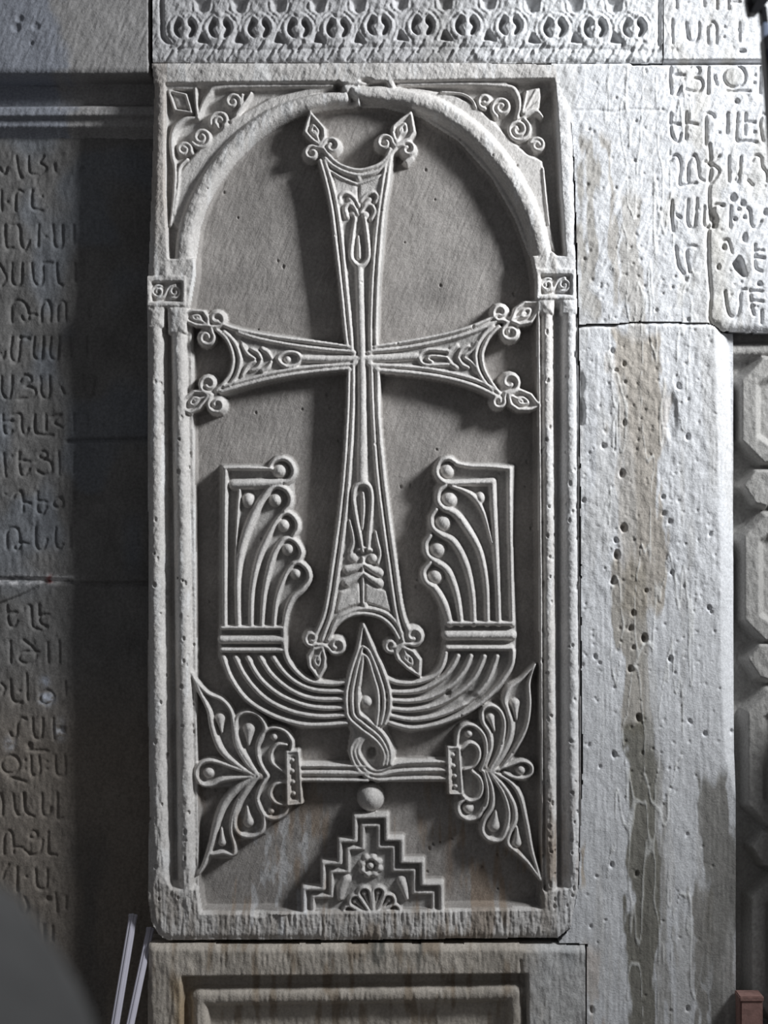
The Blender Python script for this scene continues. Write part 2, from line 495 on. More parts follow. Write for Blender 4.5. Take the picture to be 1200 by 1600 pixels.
capital(229, 290, 431, 478, 258, 397, 'l')
capital(838, 899, 420, 467, 863, 391, 'r')

# ------------------------------------------------------------------ the cross
CR = 'cross'
CT, CB = -3.0, -11.0          # ridge tops, sunk ground of the cross
up_l = [(500, 244), (510, 285), (519, 330), (526, 390), (533, 450), (540, 520), (544, 541), (544, 541)]
up_r = [(615, 244), (609, 285), (602, 330), (597, 390), (592, 450), (590, 520), (588, 541), (588, 541)]
lf_t = [(500, 534), (450, 526), (400, 518), (362, 509), (334, 498)]
lf_b = [(347, 617), (380, 607), (420, 597), (470, 587), (545, 579), (545, 579)]
lo_l = [(543, 650), (538, 730), (532, 790), (521, 880), (509, 955), (493, 992)]
lo_r = [(640, 990), (630, 955), (619, 880), (608, 800), (600, 730), (592, 650), (589, 580), (589, 580)]
rt_b = [(650, 584), (700, 593), (745, 607), (784, 626)]
rt_t = [(784, 488), (740, 508), (700, 520), (640, 532)]
arc_top = [(613, 232), (606, 243), (592, 255), (562, 263), (532, 256), (516, 243), (507, 232)]
arc_lf = [(338, 513), (352, 525), (362, 543), (366, 563), (361, 585), (350, 600), (340, 610)]
arc_lo = [(512, 1000), (524, 978), (545, 962), (567, 957), (592, 962), (612, 978), (624, 996)]
arc_rt = [(778, 614), (764, 597), (754, 578), (750, 556), (756, 538), (768, 520), (780, 508)]
cross_outline = arc_top + up_l + lf_t + arc_lf + lf_b + lo_l + arc_lo + lo_r + rt_b + arc_rt + rt_t + up_r[::-1]
R.poly(smooth(cross_outline, True, 3)[:-1], CB, 4, 30, CR)
# borders of the arms: two parallel fillets
def off(P, dx, dy): return [(x + dx, y + dy) for x, y in P]
ED = (CR, 'arm_edge#%d')
E_ = lambda n: (CR, 'arm_edge#%d' % n)
fw = 4.0
R.ridge([(500, 250), (510, 285), (519, 330), (526, 390), (533, 450), (540, 520), (543, 541), (543, 541), (500, 535), (450, 529), (400, 521), (362, 512), (334, 500)], fw, CT, CB - 3, E_(1))
R.ridge([(507, 250), (519, 288), (528, 330), (535, 385), (541, 450), (547, 510), (550, 549), (550, 549), (500, 545), (450, 538), (400, 528), (372, 519)], fw, CT, CB - 3, E_(1))
R.ridge([(618, 230), (610, 246), (605, 285), (598, 330), (593, 390), (589, 450), (587, 520), (588, 541), (588, 541), (640, 533), (700, 521), (740, 509), (778, 492)], fw, CT, CB - 3, E_(2))
R.ridge([(610, 232), (602, 262), (597, 290), (590, 340), (585, 390), (581, 450), (579, 520), (580, 549), (580, 549), (640, 542), (700, 530), (740, 518), (775, 502)], fw, CT, CB - 3, E_(2))
R.ridge([(345, 612), (380, 602), (420, 592), (470, 583), (540, 576), (545, 580), (545, 580), (543, 650), (538, 730), (531, 800), (520, 880), (508, 955), (492, 994)], fw, CT, CB - 3, E_(3))
R.ridge([(350, 603), (390, 592), (430, 582), (480, 574), (552, 569), (552, 569), (551, 650), (546, 730), (540, 800), (530, 880), (518, 955), (503, 1000)], fw, CT, CB - 3, E_(3))
R.ridge([(782, 622), (745, 604), (700, 591), (650, 583), (590, 578), (590, 578), (591, 650), (598, 730), (606, 800), (617, 880), (628, 955), (640, 988)], fw + .6, CT, CB - 3, E_(4))
R.ridge([(775, 609), (745, 594), (700, 582), (650, 574), (580, 570), (580, 570), (583, 650), (588, 730), (596, 800), (607, 880), (618, 955), (630, 1002)], fw, CT, CB - 3, E_(4))
def arc_fillets(A, B, n):
    R.ridge(A, fw, CT, CB - 3, (CR, 'arm_end#%d' % n)); R.ridge(B, fw, CT, CB - 3, (CR, 'arm_end#%d' % n))
arc_fillets([(506, 232), (517, 246), (534, 258), (561, 265), (588, 258), (602, 247), (610, 232)], [(508, 246), (520, 258), (539, 268), (562, 273), (586, 268), (601, 256), (609, 242)], 1)
arc_fillets([(338, 515), (352, 527), (361, 545), (364, 564), (359, 584), (347, 600), (338, 610)], [(350, 518), (364, 532), (372, 548), (375, 564), (370, 585), (358, 602)], 2)
arc_fillets([(512, 1000), (524, 979), (543, 964), (567, 959), (593, 964), (612, 979), (623, 998)], [(518, 985), (528, 966), (548, 956), (568, 951), (594, 955), (614, 967), (628, 990)], 3)
arc_fillets([(780, 510), (766, 524), (757, 540), (753, 556), (757, 577), (767, 596), (780, 614)], [(770, 508), (755, 524), (746, 540), (743, 556), (747, 578), (757, 596), (770, 610)], 4)
# central rib
RB = (CR, 'centre_rib')
R.ridge([(561, 418), (563, 480), (565, 545), (566, 640), (566, 752)], [7, 7, 7, 7.5, 9], CT + 1, CB - 3, RB)
R.ridge([(470, 560), (520, 561), (566, 560), (610, 559), (652, 556)], [6, 6.5, 7, 7, 6.5], CT, CB - 3, RB)
# horn finials: two curls and a pointed leaf each
def finial(n, leaf, c1, c2, stem, s1=1, s2=-1, rim=True):
    key = (CR, 'horn_finial#%d' % n)
    (cx, cy, r), (dx, dy, q) = c1, c2
    L = np.array(leaf, float); hb = np.array(stem, float)
    L = L.mean(0) + (L - L.mean(0)) * 1.08
    near = np.argmin(np.hypot(*(L - hb).T)); L[near] = L[near] * .3 + hb * .7
    ctr = L.mean(0)
    R.poly(leaf, CB + 1, 3.5, 26, key, curved=False)
    R.ball(cx, cy, r + 2, CB + 2, F + 4, key); R.ball(dx, dy, q + 2, CB + 2, F + 4, key)
    w = R.win(min(cx - r, dx - q) - 3, min(cy - r, dy - q) - 3, max(cx + r, dx + q) + 3, max(cy + r, dy + q) + 3)
    for (a, b, rr) in (c1, c2):
        R.poly([(a + rr * math.cos(t * math.pi / 6), b + rr * math.sin(t * math.pi / 6)) for t in range(12)], CB + 1, 3.5, 26, key)
    hub = np.array(stem, float)
    R.poly([(hub[0] + 9 * math.cos(t * math.pi / 5), hub[1] + 9 * math.sin(t * math.pi / 5)) for t in range(10)], CB + 1, 4, 24, key)
    R.poly(list(L) + [tuple(hub)], CB + 1, 3, 24, key)
    R.poly(list(L), CB + 1, 3, 20, key)
    for (a, b, rr), sg in ((c1, s1), (c2, s2)):
        a0 = math.degrees(math.atan2(hub[1] - b, hub[0] - a))
        P = [tuple(hub)]
        for i in range(14):
            t = i / 13; an = math.radians(a0 + sg * (25 + 400 * t)); q = rr - 1.6 - (rr * 0.62) * t ** 1.3
            P.append((a + q * math.cos(an), b + q * math.sin(an)))
        R.ridge(P, 3.7, CT + 1, CB - 4, key)
    R.ridge(list(ctr + (L - ctr) * 0.9), 3.7, CT + 1, CB - 5, key, closed=True, straight=True)
    R.ridge(list(ctr + (L - ctr) * 0.3), 3.0, CT, CB - 4, key, closed=True)
    R.ridge([hub, ctr * 0.5 + hub * 0.5, ctr], [3.4, 3.2, 3], CT, CB - 5, key)
# leaf lists begin with the tip
finial(1, [(485, 176), (506, 200), (507, 213), (498, 224), (486, 216), (476, 205), (480, 190)], (518, 227, 14), (487, 238, 13), (502, 230), 1, -1)
finial(2, [(642, 175), (647, 205), (640, 216), (626, 222), (614, 210), (615, 196), (626, 186)], (601, 222, 14), (637, 232, 13), (617, 228), -1, 1)
finial(3, [(284, 490), (300, 485), (318, 486), (325, 497), (320, 508), (306, 508), (293, 502)], (338, 498, 14), (322, 527, 14), (329, 510), -1, 1)
finial(4, [(283, 638), (288, 622), (303, 611), (318, 612), (322, 622), (310, 638), (296, 645)], (325, 600, 15), (338, 632, 15), (330, 616), 1, -1)
finial(5, [(497, 1060), (484, 1042), (482, 1026), (490, 1014), (503, 1014), (508, 1028), (506, 1044)], (487, 998, 13), (526, 1009, 15), (505, 1008), 1, -1)
finial(6, [(655, 1056), (638, 1045), (622, 1030), (618, 1020), (628, 1013), (645, 1018), (656, 1032)], (646, 994, 16), (611, 1009, 12), (628, 1007), -1, 1)
finial(7, [(843, 471), (840, 488), (830, 503), (812, 507), (801, 498), (806, 482), (820, 472)], (782, 488, 14), (798, 519, 15), (795, 503), 1, -1)
finial(8, [(844, 634), (828, 640), (810, 640), (798, 632), (799, 616), (812, 609), (830, 616)], (797, 597, 16), (779, 627, 12), (790, 614), -1, 1)
R.poly([(638, 242), (646, 232), (645, 246), (636, 256), (631, 252)], CB, 3, 24, (CR, 'horn_finial#2'))
# leaf ornaments on the arms
def lobe(P, w, key, h=None):
    R.ridge(P, w, CT - 1 if h is None else h, CB - 3, key)
K = (CR, 'leaf_carving#top')
R.ball(560, 277, 5, CT, CB - 2, K)
for P in ([(516, 266), (535, 278), (557, 287)], [(604, 268), (586, 278), (559, 287)]): R.ridge(P, [2.2, 3, 2.5], CT - 1, CB - 2, K)
R.poly([(522, 276), (556, 291), (559, 316), (545, 300), (532, 300), (527, 310)], CB + 3.5, 2, 5, K); R.poly([(602, 276), (563, 291), (561, 314), (572, 301), (588, 299), (594, 306)], CB + 3.5, 2, 5, K)
lobe([(561, 322), (554, 309), (542, 301), (531, 305), (531, 316)], [2.5, 3.5, 4, 4, 5], K); lobe([(563, 314), (572, 304), (583, 300), (590, 306), (587, 316)], [2.5, 3.5, 4, 4, 4.5], K)
lobe([(559, 334), (553, 322), (546, 318), (539, 325), (542, 338)], [2.5, 3.5, 4, 4.5, 5], K); lobe([(563, 332), (571, 322), (580, 320), (586, 330), (580, 342)], [2.5, 3.5, 4, 4.5, 4], K)
R.ridge([(546, 310), (552, 318)], 5, CT - 3, CB - 2, K); R.ridge([(577, 312), (570, 320)], 5, CT - 3, CB - 2, K); R.ball(552, 334, 6, CT - 2, CB - 2, K); R.ball(571, 336, 7, CT - 2, CB - 2, K)
K = (CR, 'drop_loop#top')
R.ridge([(555, 340), (551, 370), (548, 398), (554, 410), (562, 415), (571, 410), (576, 398), (574, 370), (570, 340)], [2.5, 4, 4.5, 4.5, 5, 4.5, 4.5, 4, 2.5], CT + 1, CB - 3, K)
R.ridge([(560, 368), (561, 388), (561, 402)], [1.5, 3.5, 4], CT - 2, CB - 2, K)
K = (CR, 'drop_loop#bottom')
R.ridge([(567, 862), (562, 836), (555, 800), (552, 776), (556, 760), (566, 755), (577, 760), (581, 776), (580, 800), (577, 832), (575, 860)], [3, 4, 4, 4, 4.5, 5, 4.5, 4, 4, 4, 3], CT + 1, CB - 3, K)
R.ridge([(567, 770), (568, 790), (567, 815), (566, 828)], [2.5, 4, 3, 1.5], CT - 1, CB - 2, K)
K = (CR, 'leaf_carving#bottom')
R.ridge([(560, 859), (570, 856), (580, 860)], 3, CT, CB - 2, K)
R.ridge([(546, 812), (551, 835), (552, 850), (547, 862)], [1.5, 3.5, 4, 4], CT - 1, CB - 2, K); R.ridge([(587, 830), (590, 848), (594, 865), (590, 880)], [1.5, 3, 3, 3], CT - 1, CB - 2, K)
R.ball(551, 871, 9, CT, CB - 4, K); R.ball(583, 873, 9, CT, CB - 4, K)
for P in ([(566, 882), (555, 888), (543, 891)], [(565, 896), (553, 904), (541, 911)], [(569, 882), (580, 889), (593, 895)], [(569, 896), (581, 905), (593, 912)]):
    R.ridge(P, [3.5, 6, 8], CT, CB - 4, K)
R.ridge([(567, 872), (567, 905), (567, 942)], [3, 3, 2], CT - 2, CB - 2, K)
R.poly([(560, 912), (548, 922), (532, 925), (526, 956), (545, 947), (562, 942)], CB + 4, 3, 6, K); R.poly([(572, 912), (588, 920), (602, 924), (610, 955), (590, 946), (572, 940)], CB + 4, 3, 6, K)
R.ball(570, 946, 5, CT, CB - 2, K)
def side_leaf(cx, cy, d, key):      # d = +1: points to the right end of the cross
    for sy in (-1, 1):
        lobe([(cx + d * 4, cy + sy * 2), (cx + d * 10, cy + sy * 12), (cx + d * 20, cy + sy * 17)], [2.5, 4, 3], key)
        lobe([(cx - d * 12, cy + sy * 3), (cx - d * 6, cy + sy * 12), (cx + d * 2, cy + sy * 17)], [2.5, 4.5, 4.5], key)
        R.ridge([(cx + d * 14, cy + sy * 2), (cx + d * 26, cy + sy * 10), (cx + d * 34, cy + sy * 24)], [2.5, 3, 2], CT - 1, CB - 2, key)
        R.poly([(cx + d * 20, cy + sy * 5), (cx + d * 29, cy + sy * 14), (cx + d * 36, cy + sy * 30), (cx + d * 27, cy + sy * 22)], CB + 3, 2, 5, key)
side_leaf(412, 562, -1, (CR, 'leaf_carving#left')); side_leaf(712, 557, 1, (CR, 'leaf_carving#right'))
R.ridge([(470, 560), (462, 551), (446, 551), (434, 560), (446, 572), (462, 570)], 3.6, CT, CB - 3, (CR, 'drop_loop#left'), closed=True); R.ball(449, 561, 6, CT - 1, CB - 2, (CR, 'drop_loop#left'))
R.ridge([(700, 548), (672, 546), (658, 552), (656, 562), (666, 570), (700, 569)], 3.6, CT, CB - 3, (CR, 'drop_loop#right')); R.ridge([(698, 558), (675, 556), (668, 560), (675, 565)], 2.8, CT, CB - 3, (CR, 'drop_loop#right'))

# ------------------------------------------------------------------ the two wings with curling fronds
WT, WB = -4.0, -20.0
WL = 'wing#left'
R.poly([(347, 730), (420, 730), (432, 716), (452, 718), (461, 735), (454, 756), (455, 785), (452, 800), (466, 822), (462, 838), (472, 862), (468, 880), (484, 900), (474, 922), (456, 936), (447, 960), (443, 1000), (448, 1035), (466, 1056), (490, 1068), (545, 1068),
        (545, 1133), (470, 1136), (425, 1122), (385, 1098), (358, 1060), (344, 1025), (345, 980)], WB, 5, 16, WL)
def frond(P, w, n, ball=None):
    k = (cur, 'frond#%d' % n)
    R.ridge(P, np.array(w) * 1.15, WT, WB - 4, k)
    if ball: R.ball(ball[0], ball[1], ball[2] * (1.22 if cur == WL else 1.12), WT, WB - 6, (cur, 'bead#%d' % n))
cur = WL
R.ridge([(352, 735), (351, 850), (351, 976)], 5, WT, WB - 4, (WL, 'frond#1'))
R.ridge([(349, 731), (385, 731), (424, 732)], 4, WT, WB - 4, (WL, 'frond#1'))
frond([(364, 757), (400, 756), (438, 754), (452, 750), (459, 738), (455, 724), (443, 716), (428, 720), (421, 730)], [8, 8, 6, 4.5, 4.5, 4.5, 4.5, 4.5, 3], 2, (437, 735, 11))
R.ridge([(374, 766), (371, 805), (368, 860), (367, 900)], [3.5, 3, 2, 1], WT - 1, WB - 4, (WL, 'frond#2'))
R.ball(387, 781, 11, WT, WB - 4, (WL, 'bead#9'), 13)
frond([(372, 976), (371, 905), (378, 852), (395, 806), (415, 772), (430, 760), (446, 764), (454, 777), (452, 790), (444, 799)], [5, 5.5, 7, 7.5, 6, 4, 4.5, 4.5, 4.5, 4], 3, (430, 781, 10))
frond([(392, 976), (394, 920), (405, 870), (424, 828), (436, 808), (450, 801), (463, 812), (465, 826), (458, 838)], [4.5, 5, 6, 5, 4, 4, 4.5, 4.5, 4], 4, (443, 820, 10))
frond([(409, 976), (413, 925), (423, 880), (437, 850), (450, 841), (463, 847), (471, 862), (467, 875), (458, 880)], [4, 4.5, 5.5, 5, 4, 4.5, 4.5, 4.5, 4], 5, (450, 857, 10))
frond([(428, 976), (432, 937), (443, 905), (455, 885), (467, 879), (480, 889), (483, 905), (472, 921), (456, 936), (447, 958), (443, 985)], [4, 4, 4.5, 4, 4, 4.5, 4.5, 5, 5, 4.5, 4], 6, (462, 896, 9))
for y, w in ((981, 4.5), (1000, 8), (1016, 5)):
    R.ridge([(346, y), (440, y)], w, WT + 1, WB - 4, (WL, 'band'), straight=True)
stemsL = [[(349, 1028), (361, 1060), (386, 1094), (425, 1118), (470, 1132), (510, 1133), (542, 1130)],
          [(368, 1028), (385, 1060), (415, 1092), (455, 1112), (500, 1120), (540, 1118)],
          [(387, 1028), (405, 1059), (435, 1085), (475, 1102), (510, 1107), (538, 1106)],
          [(407, 1028), (425, 1055), (455, 1079), (490, 1092), (537, 1093)],
          [(427, 1028), (443, 1050), (465, 1068), (495, 1079), (539, 1081)],
          [(443, 985), (444, 1010), (449, 1031), (463, 1050), (485, 1065), (520, 1069), (541, 1066)]]
for n, P in enumerate(stemsL): R.ridge(P, 5.3, WT, WB - 4, (WL, 'stem_rib#%d' % n))
WR = 'wing#right'; cur = WR
R.poly([(802, 729), (798, 850), (805, 985), (804, 1020), (797, 1048), (775, 1080), (735, 1112), (690, 1134), (640, 1142), (604, 1132), (604, 1062), (640, 1066), (672, 1058), (690, 1040), (696, 1000), (690, 945), (676, 922), (660, 908), (662, 890), (672, 878), (663, 862), (664, 848), (672, 836), (672, 815), (678, 798), (684, 785), (683, 765), (690, 752), (680, 738), (688, 720), (706, 716), (716, 727)], WB, 5, 16, WR)
R.ridge([(713, 724), (735, 728), (765, 729), (797, 732)], 4.5, WT, WB - 4, (WR, 'frond#1'))
R.ridge([(797, 732), (797, 800), (799, 900), (801, 976)], 5, WT, WB - 4, (WR, 'frond#1'))
frond([(712, 722), (700, 716), (687, 722), (682, 736), (688, 749), (702, 755), (735, 754), (770, 753)], [4, 4.5, 4.5, 4.5, 5, 5, 5, 6], 2, (699, 735, 12))
R.ridge([(770, 755), (772, 800), (775, 860), (778, 920), (780, 976)], [7, 6.5, 6, 5, 5], WT, WB - 4, (WR, 'frond#2'))
R.ridge([(769, 850), (757, 805), (742, 778), (724, 766), (706, 760)], [2, 4, 6, 4.5, 3], WT, WB - 4, (WR, 'frond#2'))
R.ball(751, 778, 9, WT + 1, WB - 4, (WR, 'bead#9'), 11)
frond([(697, 758), (686, 767), (684, 782), (693, 794), (712, 803), (731, 827), (750, 862), (760, 912), (762, 976)], [4, 4.5, 4.5, 5, 6.5, 6.5, 5.5, 5, 4.5], 3, (703, 780, 13))
frond([(682, 796), (674, 808), (676, 824), (690, 836), (710, 848), (728, 882), (738, 926), (741, 976)], [4, 4.5, 4.5, 5, 6.5, 6, 5, 4.5], 4, (693, 817, 12.5))
frond([(673, 837), (665, 850), (668, 867), (681, 878), (700, 893), (714, 930), (721, 976)], [4, 4.5, 4.5, 5, 6.5, 5.5, 4.5], 5, (684, 859, 12.5))
frond([(673, 879), (662, 893), (666, 909), (681, 921), (695, 946), (704, 976)], [4, 4.5, 4.5, 6, 7, 5.5], 6, (681, 901, 12.5))
for y, w in ((974, 4.5), (993, 9), (1013, 5.5)):
    R.ridge([(699, y), (800, y)], w, WT + 1, WB - 4, (WR, 'band'), straight=True)
stemsR = [[(802, 1018), (798, 1044), (772, 1080), (737, 1109), (690, 1130), (645, 1138), (610, 1130)],
          [(777, 1026), (762, 1064), (735, 1094), (690, 1117), (645, 1125), (608, 1118)],
          [(757, 1026), (742, 1058), (716, 1084), (680, 1103), (640, 1110), (608, 1107)],
          [(736, 1025), (724, 1050), (702, 1074), (670, 1091), (640, 1096), (607, 1094)],
          [(716, 1025), (704, 1046), (686, 1064), (660, 1078), (635, 1082), (606, 1081)],
          [(697, 1020), (690, 1043), (676, 1058), (650, 1067), (622, 1067), (604, 1060)]]
for n, P in enumerate(stemsR): R.ridge(P, 5.3, WT, WB - 4, (WR, 'stem_rib#%d' % n))
R.pit(700, 1085, 5, 6, 7); R.pit(735, 1092, 16, 4, 10)

# ------------------------------------------------------------------ bud, knot and bar between the wings
BD = 'bud_knot'
R.poly([(567, 975), (580, 1005), (600, 1045), (610, 1080), (610, 1110), (600, 1140), (615, 1175), (612, 1200), (590, 1222), (560, 1205), (547, 1175), (552, 1145), (540, 1115), (540, 1085), (548, 1045), (560, 1010)], -16, 5, 18, BD)
BT = -2.0
st = lambda n: (BD, 'strand#%d' % n)
R.poly([(470, 1194), (560, 1194), (560, 1222), (470, 1222)], -14, 3, 22, BD); R.poly([(600, 1189), (697, 1188), (697, 1221), (585, 1221)], -14, 3, 22, BD)
for y, w in ((1197, 3.6), (1208, 5.5), (1219, 3.8)): R.ridge([(468, y), (510, y), (575, y + 1)], w, -6, -18, (BD, 'bar#l'))
# strand from the right, passing behind
for o in (0, 10, 20):
    R.ridge([(610 - o, 1105), (602 - o * .7, 1130), (575 - o * .1, 1147 + o * .2), (556 + o * .35, 1158 + o * .25), (548 + o * .6, 1175), (556 + o * .5, 1198 - o * .5), (572 + o * .35, 1213 - o * .55), (592 + o * .2, 1219 - o * .75), (620, 1218 - o * 1.2), (660, 1217 - o * 1.3), (697, 1217 - o * 1.3)], 4.6, BT - 4, -20, st(1))
# strand from the left, over
for o in (0, 10, 20):
    R.ridge([(541 + o, 1085), (543 + o * .9, 1118 - o * .2), (562 + o * .6, 1138 - o * .65), (588 + o * .5, 1158 - o * .55), (600 + o * .5, 1178 - o * .3), (598 + o * .6, 1196 - o * .1)], 4.4, BT, -18, st(2))
R.pit(581, 1178, 8, 16, 10)
# bud outline: three nested lines a side
for o, t in ((0, 976), (9, 1010), (18, 1022)):
    R.ridge([(567, t), (560 + o * .35, 1012 + o * 1.2), (548 + o * .8, 1050 + o * .6), (541 + o, 1085), (542 + o, 1112 - o * .2)], [2.5, 4, 4.4, 4.4, 4.4], BT + 1, -18, st(3))
    R.ridge([(568, t), (580 - o * .25, 1008 + o * 1.3), (597 - o * .75, 1045 + o * .7), (608 - o, 1080), (609 - o, 1108), (601 - o * .7, 1132)], [2.5, 4.6, 4.8, 4.4, 4.4, 4], BT + 1, -18, st(4))
R.ball(573, 1097, 11, BT + 2, -18, (BD, 'bead'))

# ------------------------------------------------------------------ palmettes left and right of the bar
PT, PB = -7.0, -34.0
PL, PR = 'palmette#left', 'palmette#right'
def petal(P, w, n, side, h=PT):
    R.ridge(P, np.array(w) * 1.14, h, PB, (side, 'petal#%d' % n))
gl = [(300, 1056), (325, 1084), (350, 1096), (364, 1114), (384, 1112), (404, 1118), (414, 1136), (430, 1137), (448, 1144), (458, 1170), (452, 1262), (445, 1275), (425, 1282), (412, 1302), (385, 1310), (364, 1316), (360, 1340), (330, 1340), (312, 1362),
      (332, 1300), (350, 1255), (375, 1228), (330, 1230), (306, 1215), (308, 1195), (335, 1190), (372, 1200), (342, 1168), (330, 1120)]
R.poly(gl, -22, 4, 14, PL)
petal([(298, 1050), (313, 1083), (326, 1110), (332, 1140), (345, 1172), (366, 1192), (395, 1211)], [4, 5, 5.5, 6, 7, 6, 4], 1, PL)
petal([(300, 1056), (322, 1082), (347, 1094), (361, 1112), (365, 1138), (369, 1165), (384, 1192), (402, 1212)], [3, 4, 4, 4, 4, 4.5, 5, 4], 1, PL)
R.tear((344, 1123), (346, 1146), 10, PT, -24, (PL, 'petal#1'))
petal([(404, 1213), (388, 1190), (374, 1168), (368, 1145), (370, 1122), (385, 1113), (403, 1118), (414, 1135), (410, 1150), (402, 1168)], [4, 6, 6, 4.5, 4, 4, 4, 4.5, 4, 3.5], 2, PL)
R.tear((389, 1140), (388, 1166), 11, PT, -24, (PL, 'petal#2'))
petal([(418, 1212), (406, 1192), (402, 1170), (408, 1150), (424, 1138), (444, 1142), (456, 1158), (455, 1172)], [4, 4.5, 4.2, 4, 4, 4, 4, 3.5], 3, PL)
petal([(448, 1164), (434, 1164), (424, 1176), (425, 1192), (440, 1204), (448, 1208)], [3.5, 4, 4, 4, 3.5, 3], 3, PL); R.ball(428, 1152, 7, PT, -24, (PL, 'petal#3'))
petal([(398, 1212), (360, 1198), (328, 1189), (310, 1197), (306, 1212), (315, 1226), (330, 1227), (348, 1219), (392, 1214)], [4, 5, 4.5, 4.2, 4.5, 4.5, 5, 6, 4], 4, PL); R.ball(326, 1208, 10, PT, -24, (PL, 'petal#4'))
petal([(418, 1214), (406, 1232), (402, 1252), (411, 1272), (428, 1280), (444, 1273), (451, 1262)], [4, 4.2, 4.2, 4.5, 5, 4.5, 4], 5, PL)
petal([(448, 1222), (430, 1226), (422, 1240), (430, 1254), (446, 1258)], 4, 5, PL); R.ball(424, 1268, 6, PT - 1, -24, (PL, 'petal#5'))
petal([(404, 1214), (384, 1236), (370, 1262), (366, 1288), (374, 1304), (392, 1308), (408, 1300), (413, 1284), (408, 1265), (401, 1248)], [4, 6.5, 7, 4.5, 4.5, 5, 4.5, 4, 4, 3.5], 6, PL)
R.tear((388, 1285), (386, 1260), 10, PT, -24, (PL, 'petal#6'))
petal([(398, 1214), (372, 1232), (350, 1257), (338, 1288), (330, 1320), (320, 1348), (310, 1366)], [4, 7, 7.5, 7, 6, 5, 3], 7, PL)
petal([(372, 1250), (363, 1275), (361, 1300), (366, 1322), (364, 1336), (348, 1333), (330, 1336)], [3.5, 4, 4, 4, 4, 5, 4], 7, PL); R.tear((347, 1317), (346, 1294), 8, PT, -24, (PL, 'petal#7'))
R.ball(404, 1213, 14, -8, -24, PL, 10)
gr = [(836, 1040), (829, 1070), (830, 1110), (820, 1150), (798, 1186), (815, 1188), (832, 1194), (834, 1208), (822, 1220), (798, 1218), (818, 1246), (827, 1295), (834, 1335), (845, 1374), (812, 1338), (793, 1324), (788, 1312), (768, 1318), (753, 1304), (755, 1284), (735, 1284), (717, 1276), (714, 1256), (712, 1160), (716, 1142), (730, 1131), (746, 1134), (754, 1112), (768, 1102), (784, 1110), (790, 1092), (800, 1072)]
R.poly(gr, -22, 4, 14, PR)
petal([(837, 1038), (815, 1061), (796, 1077), (789, 1095), (794, 1112), (799, 1132), (796, 1156), (784, 1182), (768, 1206)], [2.5, 3.5, 6, 5.5, 5, 6.5, 6.5, 6, 4], 1, PR)
petal([(836, 1040), (827, 1067), (828, 1100), (824, 1132), (814, 1156), (796, 1184), (780, 1204)], [2.5, 3.5, 4, 4, 4, 4, 3], 1, PR)
R.tear((805, 1100), (807, 1126), 9, PT, -24, (PR, 'petal#1'))
petal([(764, 1206), (780, 1176), (787, 1150), (788, 1126), (780, 1109), (766, 1103), (754, 1111), (755, 1129), (765, 1146), (767, 1168), (758, 1198)], [4, 4.2, 4.2, 4, 4, 4, 4, 4.5, 5, 5, 4], 2, PR)
R.tear((767, 1121), (773, 1144), 8, PT, -24, (PR, 'petal#2'))
petal([(752, 1204), (760, 1178), (758, 1153), (746, 1137), (730, 1133), (717, 1142), (714, 1162), (715, 1172)], [4, 4, 4.2, 4, 4, 4, 4, 3.5], 3, PR)
petal([(722, 1170), (735, 1161), (747, 1168), (749, 1184), (740, 1198), (726, 1203)], [4, 4, 4, 4, 3.5, 3], 3, PR); R.ball(733, 1147, 7, PT, -24, (PR, 'petal#3'))
petal([(768, 1206), (795, 1197), (816, 1190), (830, 1196), (831, 1208), (820, 1216), (803, 1215), (788, 1208)], [3, 3.5, 4, 4, 4, 4, 4, 3], 4, PR); R.ball(814, 1204, 9, PT, -24, (PR, 'petal#4'))
petal([(738, 1206), (750, 1216), (754, 1232), (748, 1247), (734, 1252), (722, 1243)], [3, 4, 4, 4, 4, 3], 5, PR)
petal([(726, 1250), (716, 1259), (718, 1272), (731, 1281), (747, 1277), (756, 1262)], [3.5, 4.5, 5, 5, 4.5, 3], 5, PR); R.ball(732, 1264, 9, PT, -24, (PR, 'petal#5'))
petal([(760, 1206), (769, 1232), (769, 1260), (757, 1282), (754, 1299), (764, 1312), (782, 1313), (792, 1294), (795, 1268), (786, 1238), (764, 1206)], [4, 4.2, 5, 4.5, 4.5, 5, 5, 4.5, 4.2, 4.2, 4], 6, PR)
petal([(756, 1206), (762, 1232), (760, 1258), (746, 1276)], [3, 4, 4, 3], 5, PR)
R.tear((772, 1291), (775, 1268), 11, PT, -24, (PR, 'petal#6'))
petal([(766, 1206), (788, 1230), (803, 1258), (805, 1282), (796, 1303), (794, 1320), (810, 1334), (828, 1352), (845, 1376)], [4, 4.5, 5.5, 6, 5, 4.5, 4.5, 4, 3], 7, PR)
petal([(770, 1206), (797, 1222), (813, 1245), (824, 1290), (832, 1332), (845, 1374)], [3.5, 4.2, 4.5, 4.2, 4, 3], 7, PR); R.tear((808, 1318), (808, 1292), 9, PT, -24, (PR, 'petal#7'))
R.ball(764, 1206, 11, -8, -24, PR, 9)
# beaded cuffs
def cuff(P, beads, side):
    k = (side, 'beaded_cuff')
    R.poly(P, -6, 3, 26, k)
    c = np.mean(P, 0); R.cut(list(c + (np.array(P) - c) * [0.5, 0.84]), -15, 2, k, rim=-6)
    for b in beads: R.ball(b[0], b[1], 5, -4, -16, k)
    R.ridge(list(P), 2.6, -3, -14, k, closed=True, straight=True)
cuff([(448, 1176), (466, 1174), (471, 1256), (449, 1258)], [(457, 1188), (457, 1205), (458, 1222), (459, 1240)], PL)
cuff([(700, 1169), (717, 1168), (722, 1241), (702, 1241)], [(708, 1180), (709, 1197), (711, 1213), (712, 1229)], PR)

